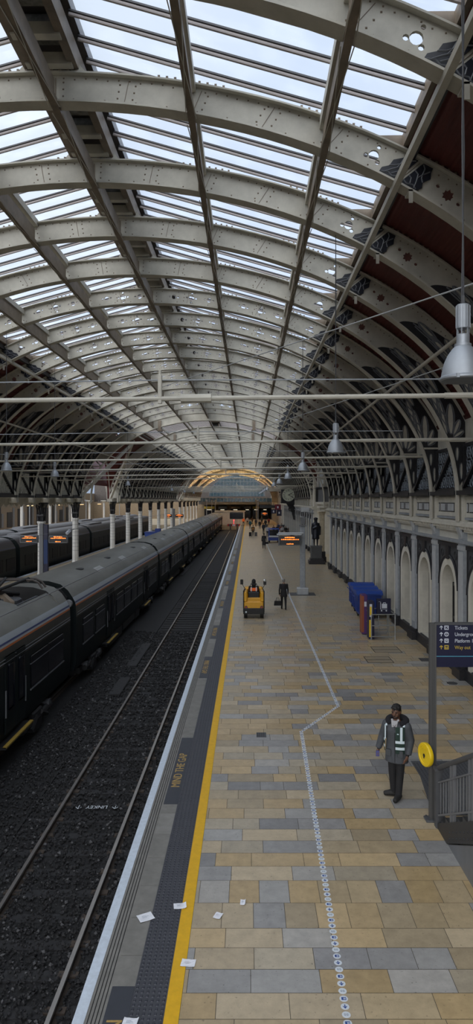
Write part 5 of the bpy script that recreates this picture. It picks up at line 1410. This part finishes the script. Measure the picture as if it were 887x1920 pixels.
def depart(loc, w, h, label, two=False):
    t = thing('departure_screen', label, 'screen', loc, 0, 'orange departure screens')
    m = MB(); m.rbox(-w/2,-.12,0,w/2,.12,h,.03); m.build('housing', MGREY, t)
    m = MB(); m.box(-w/2+.05,-.13,.05,w/2-.05,-.115,h-.05); s = m.build('screen', SCRB, t)
    rn = random.Random(int(w*100+loc[0]*10)); m = MB()
    for r, (z, a, b) in enumerate(((.80,.28,.72),(.60,.12,.90),(.38,.20,.80),(.14,.36,.66))):
        if r == 2: continue
        x = -w/2+w*a
        while x < -w/2+w*b:
            q = rn.uniform(.012,.04)*w/1.2; m.box(x,-.136,h*z,x+q,-.13,h*z+rn.uniform(.07,.12)*h); x += q+rn.choice((.006,.006,.03))
    m.build('led_text', LEDO, s); return t
sg = W(543, 1023, 39.6)
t = depart(sg, 1.3, .56, 'grey departure screen with orange text hung from the tall grey post')
m = MB(); m.rbox(-.74,-.2,.62,.70,.2,.69,.02); m.tube([(-.5,0,.54),(-.5,0,.64)], .03, 6); m.tube([(.5,0,.54),(.5,0,.64)], .03, 6); m.tube([(-.66,0,.73),(.80,0,.73)], .04, 8); m.build('hanger', GREYL, t)
# island platform boards and post
g = Vector((-13.55, 45.2, 0))
t = thing('information_post', 'grey post with a dark poster face between two orange screens on the middle platform', 'post', g)
m = MB(); m.rbox(-.27,-.15,0,.0,.15,3.95,.03); m.build('shaft', MGREY, t); m = MB(); m.rbox(.0,-.12,.1,.30,.12,3.9,.02); m.box(.02,-.125,1.3,.28,-.12,2.9,1); m.build('poster_face', [NAVY, CLJ], t)
depart(g+Vector((-.95,-.05,2.70)), 1.2, .48, 'orange departure screen on the left of the middle platform post'); depart(g+Vector((.98,-.05,2.68)), 1.25, .48, 'orange departure screen on the right of the middle platform post')
g2 = W(326, 968, 122); g2.z = 0
t = thing('information_post', 'distant grey post between two small orange screens beyond the blue skip', 'post', g2); m = MB(); m.rbox(-.2,-.15,0,.2,.15,4.0,.03); m.build('shaft', MGREY, t); m = MB(); m.rbox(-.3,-.25,0,.3,.25,.3,.03); m.build('base', DGREY, t)
depart(g2+Vector((-1.05,-.05,2.45)), 1.5, .55, 'distant orange screen on the left of the far post'); depart(g2+Vector((1.0,-.05,2.45)), 1.5, .55, 'distant orange screen on the right of the far post')
dd = W(496, 966, 118); depart(dd, 1.1, .45, 'lit orange screen hanging above the distant crowd')
# blue skip on the island platform
t = thing('blue_skip', 'blue plastic skip beside the columns beyond the train', 'skip', (-12.6, 91, -.12))
m = MB(); m.prism([(-.9,.12),(.9,.12),(1.1,1.35),(-1.1,1.35)], 'Y', -1.2, 1.2); m.build('tub', BLUEL, t); m = MB(); m.rbox(-1.16,-1.26,1.33,1.16,1.26,1.43,.03); m.box(.2,-.5,1.4,.9,.5,1.85); m.build('rim', BLUEB, t)
sc_ = W(129, 998, 44)
t = thing('security_camera', 'white tilted security camera on the near lone column', 'camera', sc_); m = MB(); m.bar((.08,0,.14),(-.08,-.25,-.08),.16,.14); m.build('housing', SWHITE, t); m = MB(); m.tube([(.05,.05,.1),(.3,.2,.2)], .03, 6); m.build('arm', MGREY, t)
# hanging signs far along the wall
for px, py, w, h, mt, lab in ((521,951,.9,.75,M('sign_maroon',(.16,.01,.03),.5),'small maroon platform sign hung near the clock'),(513,959,.8,.6,NAVY,'left of two small navy signs below the clock'),(523.5,961.5,.7,.9,NAVY,'right of two small navy signs below the clock')):
    p = W(px, py, 100); t = thing('hanging_sign', lab, 'sign', p, 0, 'distant hanging signs')
    m = MB(); m.rbox(-w/2,-.06,-h/2,w/2,.06,h/2,.02); m.build('board', mt, t); m = MB(); m.box(-.1,-.07,-.15,.1,-.06,.15); m.build('symbol', SWHITE, t); m = MB(); m.tube([(0,0,h/2),(0,0,h/2+1.0)], .03, 6); m.build('hanger', DGREY, t)
p = W(503, 950, 100); t = thing('hanging_sign', 'long black sign bar hung across the platform left of the clock', 'sign', p); m = MB(); m.rbox(-1.3,-.06,-.2,1.0,.06,.2,.02); m.build('board', SCRB, t); m = MB(); m.tube([(0,0,.2),(0,0,1.3)], .03, 6); m.build('hanger', DGREY, t)
# ================================================================ RIGHT SIDE PROPS
def bin_(x, y, label):
    t = thing('wheelie_bin', label, 'bin', (x, y, 0), 0, 'blue wheelie bins')
    m = MB(); z0, z1 = .2, 1.12
    v = [(.08,.06,z0),(1.05,.06,z0),(1.05,.98,z0),(.08,.98,z0),(0,0,z1),(1.13,0,z1),(1.13,1.04,z1),(0,1.04,z1)]
    m.add(v, [(0,3,2,1),(4,5,6,7),(0,1,5,4),(1,2,6,5),(2,3,7,6),(3,0,4,7)])
    for q in (.3,.56,.82): m.box(q-.03, -.012, .3, q+.03, .06, 1.05); m.box(.0, q-.03, .3, .06, q+.03, 1.05)
    m.build('tub', BLUEB, t)
    m = MB(); m.prism([(-.04,1.10),(1.08,1.10),(1.08,1.17),(.9,1.26),(.5,1.31),(.15,1.27),(-.04,1.17)], 'X', -.04, 1.17); m.tube([(.1,-.05,1.17),(1.03,-.05,1.17)], .025, 8); m.build('lid', BLUEL, t)
    for a, b in ((.16,.14),(.97,.14),(.16,.9),(.97,.9)): m = MB(); m.tube([(a-.03,b,.1),(a+.03,b,.1)], .1, 14); m.box(a-.04,b-.03,.12,a+.04,b+.03,.22); m.build('wheel', RUB, t)
    m = MB(); m.tube([(-.04,.2,1.0),(-.1,.2,1.0),(-.1,.84,1.0),(-.04,.84,1.0)], .018, 6); m.build('handle', BLUEL, t)
bin_(5.05, 31.6, 'blue wheelie bin nearest the trolley stand'); bin_(5.12, 33.0, 'blue wheelie bin in the middle of the three'); bin_(5.2, 34.45, 'blue wheelie bin farthest from the trolley stand')
t = thing('poster_board', 'tall narrow purple and orange poster board in front of the bins', 'poster board', (4.76, 28.0, 0))
m = MB(); m.rbox(-.11,-.06,.03,.11,.5,1.62,.015); m.build('panel', PURP, t); m = MB(); m.box(-.116,-.05,.08,-.11,.48,1.58,0); m.box(-.115,-.065,.1,-.03,-.06,1.58,0); m.box(-.02,-.066,1.15,.07,-.06,1.35,1); m.build('print', [ORNG, SWHITE], t)
t = thing('poster_board', 'short navy and yellow poster board beside the trolley stand', 'poster board', (4.86, 27.0, 0))
m = MB(); m.rbox(-.10,-.05,.02,.11,.45,1.50,.015); m.build('panel', NAVY, t); m = MB(); m.box(-.095,-.056,.1,-.0,-.05,.78,0); m.box(-.08,-.056,.9,.02,-.05,1.4,1); m.box(-.075,-.06,.95,.0,-.056,1.3,0); m.build('print', [YELD, SWHITE], t)
t = thing('trolley_stand', 'steel tube trolley bay with a navy luggage trolley sign', 'trolley bay', (5.33, 26.95, 0))
m = MB()
for y in (0, 1.5):
    for z in (.12, .55, .99): m.tube([(-.48, y, z), (.46, y, z)], .022, 8)
for x in (-.48, .46):
    for z in (.55, .99): m.tube([(x, 0, z), (x, 1.5, z)], .022, 8)
m.build('rails', GALV, t)
for x in (-.48, .46):
    for y in (0, 1.5): m = MB(); m.tube([(x,y,0),(x,y,1.0)], .025, 8); m.lathe([(.06,0),(.06,.015),(.03,.02)], (x,y,0), 10); m.build('post', GALV, t)
m = MB(); m.rbox(-.18,.5,.92,.40,.54,1.55,.01); s = m.build('sign', NAVY, t)
for x in (-.1, .32): m = MB(); m.tube([(x,.53,.0),(x,.53,1.5)], .018, 6); m.build('sign_post', GALV, t)
m = MB()
m.bar((-.02,.49,1.40),(-.02,.49,1.12),.025,.01,up=(0,1,0)); m.bar((-.10,.49,1.42),(-.01,.49,1.42),.03,.01); m.bar((-.03,.49,1.12),(.25,.49,1.12),.025,.01); m.box(.03,.488,1.16,.24,.496,1.34); m.tube([(.09,.492,1.38),(.09,.492,1.34)],.012,4); m.tube([(.09,.492,1.385),(.18,.492,1.385),(.18,.492,1.34)], .012, 4)
for x in (.02,.21): m.tube([(x,.485,1.06),(x,.497,1.06)], .03, 12)
m.build('pictogram', SWHITE, s)
for i, (px, py, w, h) in enumerate(((724,1218,1.0,.5),(710,1237,.9,.45),(716,1244.5,.9,.12))):
    if i == 2: continue
    g = G(px, py); t = thing('access_cover', f"thin-edged access cover in the paving before the trolley bay, {('farther', 'nearer')[i]} one", 'access cover', g, 0, 'access covers')
    m = MB(); [m.box(*q) for q in ((-w/2,-h,.0005,w/2,-h+.03,.003),(-w/2,h,.0005,w/2,h+.03,.003),(-w/2,-h,.0005,-w/2+.025,h,.003),(w/2-.025,-h,.0005,w/2,h,.003),(-w/2,-.02,.0005,w/2,.02,.003))]; m.build('edge', BLACKI, t)
    m = MB(); m.box(-w/2+.02,-h+.03,.0003,w/2-.02,h,.0012); m.build('infill', M('cover_stone', (.30,.25,.175), .35, var=.15), t)
for i, (px, py, s) in enumerate(((490,1378,.115),(797,1237,.18),(848,1281,.16))):
    g = G(px, py); lab = ('small square dark drain grate in the middle of the paving', 'dark rectangular drain grate in the paving left of the sign post', 'dark round drain by the wall plinth')[i]
    t = thing('drain_cover', lab, 'drain', g); m = MB(); m.box(-s,-s*1.4,.0005,s,s*1.4,.004) if i < 2 else m.lathe([(s,.0005),(s,.004),(0.001,.005)], n=16); m.build('frame', DGREY, t)
    m = MB(); [m.box(-s*.8+.04*k*s*10,-s*1.1,.004,-s*.8+.04*k*s*10+.02,s*1.1,.006) for k in range(4)]; m.build('grating', BLACKI, t)
# direction sign
sy = 11.75; q = sy/FPX
def SX(px): return (px-VX)*q
def SZ(py): return EYE+(VY-py)*q
t = thing('direction_sign', 'navy direction sign listing Tickets, Underground, Platform 1 and Way out on a grey post', 'sign', (SX(811), sy, 0))
ox = SX(811)
m = MB(); m.box(-.055,-.05,0,-.02,.05,SZ(1168)); m.box(-.02,-.035,0,.02,.035,SZ(1168)); m.box(.02,-.05,0,.055,.05,SZ(1168)); m.build('post', M('post_grey', (.10,.10,.10), .45, .3), t)
m = MB(); m.rbox(-.13,-.11,.0,.13,.11,.03,.01); [m.tube([(a*.09,b*.075,.03),(a*.09,b*.075,.05)], .015, 6) for a in (-1,1) for b in (-1,1)]; m.build('base_plate', DGREY, t)
xr = SX(817)-ox; XR = 2.3
m = MB(); m.box(xr-.01,-.045,SZ(1171),XR,.045,SZ(1167.2)); m.box(XR-.0,-.05,SZ(1250),XR+.1,.05,SZ(1167.2)); m.build('frame', DGREY, t)
m = MB(); m.box(XR,-.05,0,XR+.1,.05,SZ(1250)); m.build('post', M('post_grey_b', (.10,.10,.10), .45, .3), t)
m = MB(); m.box(xr,-.03,SZ(1250),XR,.03,SZ(1170.5)); pn = m.build('panel', NAVY, t)
m = MB(); m.box(xr,-.034,SZ(1230.6),XR,-.03,SZ(1229.2)); m.build('rule', SCYAN, pn)
for word, py, mt, ic in (('Tickets', 1176.3, SWHITE, 't'), ('Underground', 1188.5, SWHITE, 'u'), ('Platform 1', 1200.6, SWHITE, 'p'), ('Way out', 1213, SYEL, 'w')):
    z = SZ(py); tv = textm(word, .088, .003)
    m = MB(); m.add(*tv, tf=lambda v: Vector((v.x*.87+SX(851.5)-ox, -.0335-v.z, z-.031+v.y)))
    m.build('lettering', mt, pn)
    m = MB(); ax = SX(826.5)-ox
    m.bar((ax,-.033,z-.032),(ax,-.033,z+.03),.011,.004,up=(0,1,0)); m.bar((ax,-.033,z+.032),(ax-.026,-.033,z+.004),.012,.004,up=(0,1,0)); m.bar((ax,-.033,z+.032),(ax+.026,-.033,z+.004),.012,.004,up=(0,1,0)); m.build('arrow', mt, pn)
    m = MB(); ix = SX(836.3)-ox; r = .036
    if ic == 'u': m.prism([(ix+r*1.12*cos(a)*(1 if 1 else 1), z+r*1.12*sin(a)) for a in [pi/8+pi*k/4 for k in range(8)]], 'Y', -.034, -.03, 0); m.tube([(ix+.02*cos(a), -.035, z+.02*sin(a)) for a in [2*pi*k/12 for k in range(13)]], .005, 4, 1); m.box(ix-.027,-.038,z-.005,ix+.027,-.034,z+.005,1)
    else:
        m.box(ix-r,-.034,z-r,ix+r,-.03,z+r,0)
        if ic == 't': m.box(ix-.02,-.036,z-.022,ix-.005,-.034,z+.025,1); m.box(ix+.004,-.036,z-.025,ix+.022,-.034,z+.0,1); m.bar((ix-.02,-.036,z-.02),(ix+.02,-.036,z+.028),.01,.004,1,up=(0,1,0))
        elif ic == 'p': m.box(ix-.02,-.036,z-.018,ix+.02,-.034,z+.02,1); m.box(ix-.013,-.038,z-.002,ix+.013,-.036,z+.014,0)
        else: m.box(ix-.024,-.036,z-.024,ix+.024,-.034,z+.024,1); m.box(ix-.017,-.038,z-.018,ix+.017,-.036,z+.01,0); m.tube([(ix,-.04,z-.01),(ix,-.04,z+.012)], .006, 5, 1)
    m.build('pictogram', [mt, NAVY], pn)
# round yellow drum on the post
yc = Vector((SX(797)+.005, sy-.02, SZ(1414)))
t = thing('yellow_drum', 'round yellow plastic drum with a keyhole mark fixed to the grey sign post', 'drum', yc)
nrm = Vector((-.955,-.297,0)); sd = Vector((.297,-.955,0))
tfm = lambda v: sd*v.x + Vector((0,0,1))*v.y + nrm*v.z
m = MB(); m.lathe([(.17,-.045),(.198,-.035),(.203,-.01),(.203,.02),(.192,.035),(.15,.038),(.145,.03),(.001,.03)], n=32, tf=tfm); m.build('case', YELD, t, smooth=True)
m = MB(); m.add([(-.05,.17,.042),(.05,.17,.042),(.05,.11,.05),(-.05,.11,.05),(-.05,.17,.02),(.05,.17,.02),(.05,.11,.02),(-.05,.11,.02)], [(0,1,2,3),(4,7,6,5),(0,4,5,1),(2,6,7,3),(1,5,6,2),(0,3,7,4)], tf=tfm); m.build('latch', YELD, t)
m = MB(); m.lathe([(.03,.030),(.03,.036),(.001,.037)], n=12, tf=lambda v: tfm(v)+Vector((0,0,-.01))); m.add([(-.01,-.02,.034),(.01,-.02,.034),(.02,-.06,.034),(-.02,-.06,.034)], [(0,1,2,3)], tf=tfm); m.build('keyhole', BLACKI, t)
m = MB(); m.bar(yc*0+Vector((.03,.01,0)), Vector((.13,.03,0)), .06, .08); m.build('bracket', DGREY, t)
# tactile paving at the stair foot
m = MB(); m.box(3.42, 11.9, .0008, 5.2, 14.4, .004, 0); m.add([(3.2,11.75,.0008),(3.42,11.75,.0008),(3.42,13.6,.0008)], [(0,1,2)])
for i in range(24):
    for j in range(30): x, y = 3.46+.07*i, 11.95+.08*j; m.box(x-.014,y-.02,.004,x+.014,y+.02,.007,1)
tag(m.build('trim_9', [DGREY, TACT]), 'dark grey tactile paving at the foot of the stair', 'paving', kind='structure')
# staircase rising towards the viewer
t = thing('staircase', 'grey steel staircase with barred balustrade rising towards the viewer', 'staircase', (3.2, 11.5, 0))
SLP = .49
def sz(y, z): return z + SLP*(-y)
m = MB(); Y2 = -6.0
m.box(-.055,-.055,.0,.055,.055,.98); m.box(-.07,-.07,.95,.07,.07,1.0); m.build('newel', DGREY, t)
m = MB(); m.tube([(0,.06,.93),(0,-.02,.99),(0,-.15,sz(-.15,.99)),(0,Y2,sz(Y2,.99))], .042, 12); m.build('handrail', DGREY, t, smooth=True)
m = MB(); m.bar((0,0,.74),(0,Y2,sz(Y2,.74)),.05,.025); m.bar((0,0,.19),(0,Y2,sz(Y2,.19)),.05,.03); m.build('cross_rail', MGREY, t)
y = -.14
k = 0
while y > Y2:
    w = .06 if k % 6 in (4, 5) else .04
    m = MB(); m.box(-.008 if w < .05 else -.02, y-w/2, sz(y,.02 if w > .05 else .19), .008 if w < .05 else .02, y+w/2, sz(y,.99 if w > .05 else .74)); m.build('baluster', MGREY, t); y -= .15; k += 1
m = MB(); m.prism([(0,-.0),(0,.06),(Y2,sz(Y2,.06)),(Y2,sz(Y2,-.27)),(-.55,0)], 'X', -.03, .03)
for i in range(14): rivet(m, 0, 0, 0) if False else m.ball((-.035, -.75-.18*i, sz(-.75-.18*i,-.1)), .014, n=6, m=4); m.ball((-.035, -.75-.18*i, sz(-.75-.18*i,-.2)), .014, n=6, m=4)
m.build('stringer', M('stringer_dark', (.03,.031,.034), .5), t)
m = MB(); m.prism([(-.6,0),(Y2,0),(Y2,sz(Y2,-.29)),(-.6,.0)], 'X', -.015, .02); m.build('side_panel', MGREY, t)
m = MB()
for i in range(20): m.box(.03,-.3*(i+1)-.02,.147*i,1.75,-.3*i,.147*(i+1))
m.build('steps', DGREY, t)
# ================================================================ PAPERS AND FLOOR STICKERS
for i, (px, py, w, l, r, lab) in enumerate(((273,1721,.20,.17,.5,'largest white paper on the grey coping slabs'),(337.5,1700,.17,.13,.15,'white paper lying across the tactile strip and yellow line'),(409,1718,.10,.13,-.35,'small white paper on a grey slab right of the yellow line'),(455.5,1693,.07,.12,-.05,'smallest narrow white paper farthest onto the slabs'),(353,1807,.17,.13,-.1,'white paper with print beside the right edge of the yellow line'),(244,1919,.16,.13,-.1,'white paper at the near end of the tactile strip'))):
    g = G(px, py); t = thing('sheet_of_paper', lab, 'paper', (g.x, g.y, .008), r, 'dropped papers')
    rn = random.Random(i+5); m = MB(); N = 6
    zz = [[.004*rn.random()+.016*(a/N-.5)**2 + (.012 if a == N and i % 2 else 0) for b in range(N+1)] for a in range(N+1)]
    v = [(-w/2+w*a/N, -l/2*1.0+l*b/N, zz[a][b]) for a in range(N+1) for b in range(N+1)]; v2 = [(x,y_,z-.0012) for x, y_, z in v]
    n = len(v); f = []
    for a in range(N):
        for b in range(N):
            o = a*(N+1)+b; f += [(o,o+N+1,o+N+2,o+1), (n+o,n+o+1,n+o+N+2,n+o+N+1)]
    m.add(v+v2, f); m.build('sheet', PAPER, t)
    m = MB(); [m.box(-w*.25,-l*.2+l*.12*k,.017,w*(.2 if k % 2 else .05),-l*.2+l*.12*k+.004,.0174) for k in range(3)]; m.build('print', INK if i in (2,4) else STGREY, t)
def sticker(kind):
    m = MB(); m.lathe([(.047,0),(.047,.0015),(.001,.002)], n=18)
    z0, z1 = .002, .0028
    if kind == 0:                      # arrow pointing to the viewer
        m.box(-.006,-.018,z0,.006,.028,z1,1)
        m.add([(-.026,.002,z1),(-.016,.006,z1),(0,-.018,z1),(.016,.006,z1),(.026,.002,z1),(0,-.034,z1)], [(0,1,2,5),(2,3,4,5)], 1)
    elif kind == 1: m.box(-.026,-.022,z0,.026,.022,z1,1); m.box(-.004,-.012,z1,.018,.010,z1+.0006,0); m.box(.001,-.006,z1+.0006,.012,.002,z1+.001,1)
    else:
        for s in (-1,1): m.box(s*.013-.009,-.014,z0,s*.013+.009,.014,z1,2); m.box(s*.013-.004,-.008,z1,s*.013+.004,.008,z1+.0005,0)
    return m.mesh('floor_sticker', [STICK, STBLUE, STGREY])
ST = [sticker(k) for k in range(3)]
SL_ = ['round white floor sticker with a blue arrow, one of the dotted guide line', 'round white floor sticker with a dark blue square, one of the dotted guide line', 'round white floor sticker with a faded symbol, one of the dotted guide line']
path = [G(654.5, 1935), G(565, 1372), G(634, 1324), G(500, 1020)]
pts = []
for a, b in zip(path, path[1:]):
    L = (b-a).length; k = int(L/.1165)
    for i in range(k): pts.append((a.lerp(b, i/k), math.atan2((b-a).y, (b-a).x)-pi/2))
far_ = MB()
for i, (p, r) in enumerate(pts):
    if i < 300:
        s = obj('floor_sticker', ST[i % 3], None, (p.x, p.y, .001), 0); tag(s, SL_[i % 3], 'floor sticker', ('arrow stickers of the guide line', 'square stickers of the guide line', 'faded stickers of the guide line')[i % 3])
    else: far_.lathe([(.047,.001),(.047,.0025),(.001,.003)], (p.x, p.y, 0), 10)
tag(far_.build('guide_line', STICK), 'far continuation of the white sticker line up the platform', 'floor stickers', kind='stuff')
# ================================================================ SKY
w = bpy.data.worlds.new('sky'); sc.world = w; w.use_nodes = True; nt = w.node_tree
bg = nt.nodes['Background']
tc = nt.nodes.new('ShaderNodeTexCoord'); n = nt.nodes.new('ShaderNodeTexNoise'); n.inputs['Scale'].default_value = 2.2; n.inputs['Detail'].default_value = 4
cr = nt.nodes.new('ShaderNodeValToRGB'); cr.color_ramp.elements[0].position = .35; cr.color_ramp.elements[0].color = (.58,.72,.95,1); cr.color_ramp.elements[1].position = .65; cr.color_ramp.elements[1].color = (.76,.86,1.0,1)
nt.links.new(tc.outputs['Generated'], n.inputs['Vector']); nt.links.new(n.outputs['Fac'], cr.inputs[0])
# the overcast is far brighter towards the hidden sun, low behind the viewer
g1 = nt.nodes.new('ShaderNodeVectorMath'); g1.operation = 'DOT_PRODUCT'; g1.inputs[1].default_value = (-.58, -.66, .48)
nt.links.new(tc.outputs['Generated'], g1.inputs[0])
g2 = nt.nodes.new('ShaderNodeMapRange'); g2.interpolation_type = 'SMOOTHSTEP'; g2.inputs[1].default_value = .1; g2.inputs[2].default_value = .95; g2.inputs[3].default_value = .92; g2.inputs[4].default_value = 3.7
nt.links.new(g1.outputs['Value'], g2.inputs[0]); sx = nt.nodes.new('ShaderNodeSeparateXYZ'); nt.links.new(tc.outputs['Generated'], sx.inputs[0])
hz = nt.nodes.new('ShaderNodeMapRange'); hz.inputs[1].default_value = -.03; hz.inputs[2].default_value = .04; hz.inputs[3].default_value = .06; hz.inputs[4].default_value = 1
nt.links.new(sx.outputs['Z'], hz.inputs[0])
ml = nt.nodes.new('ShaderNodeMath'); ml.operation = 'MULTIPLY'; nt.links.new(g2.outputs[0], ml.inputs[0]); nt.links.new(hz.outputs[0], ml.inputs[1]); nt.links.new(ml.outputs[0], bg.inputs[1])
g3 = nt.nodes.new('ShaderNodeMapRange'); g3.inputs[1].default_value = .1; g3.inputs[2].default_value = .8
mx = nt.nodes.new('ShaderNodeMix'); mx.data_type = 'RGBA'; mx.inputs[7].default_value = (.97, .97, .97, 1)
nt.links.new(g1.outputs['Value'], g3.inputs[0]); nt.links.new(g3.outputs[0], mx.inputs[0]); nt.links.new(cr.outputs[0], mx.inputs[6]); nt.links.new(mx.outputs[2], bg.inputs[0])
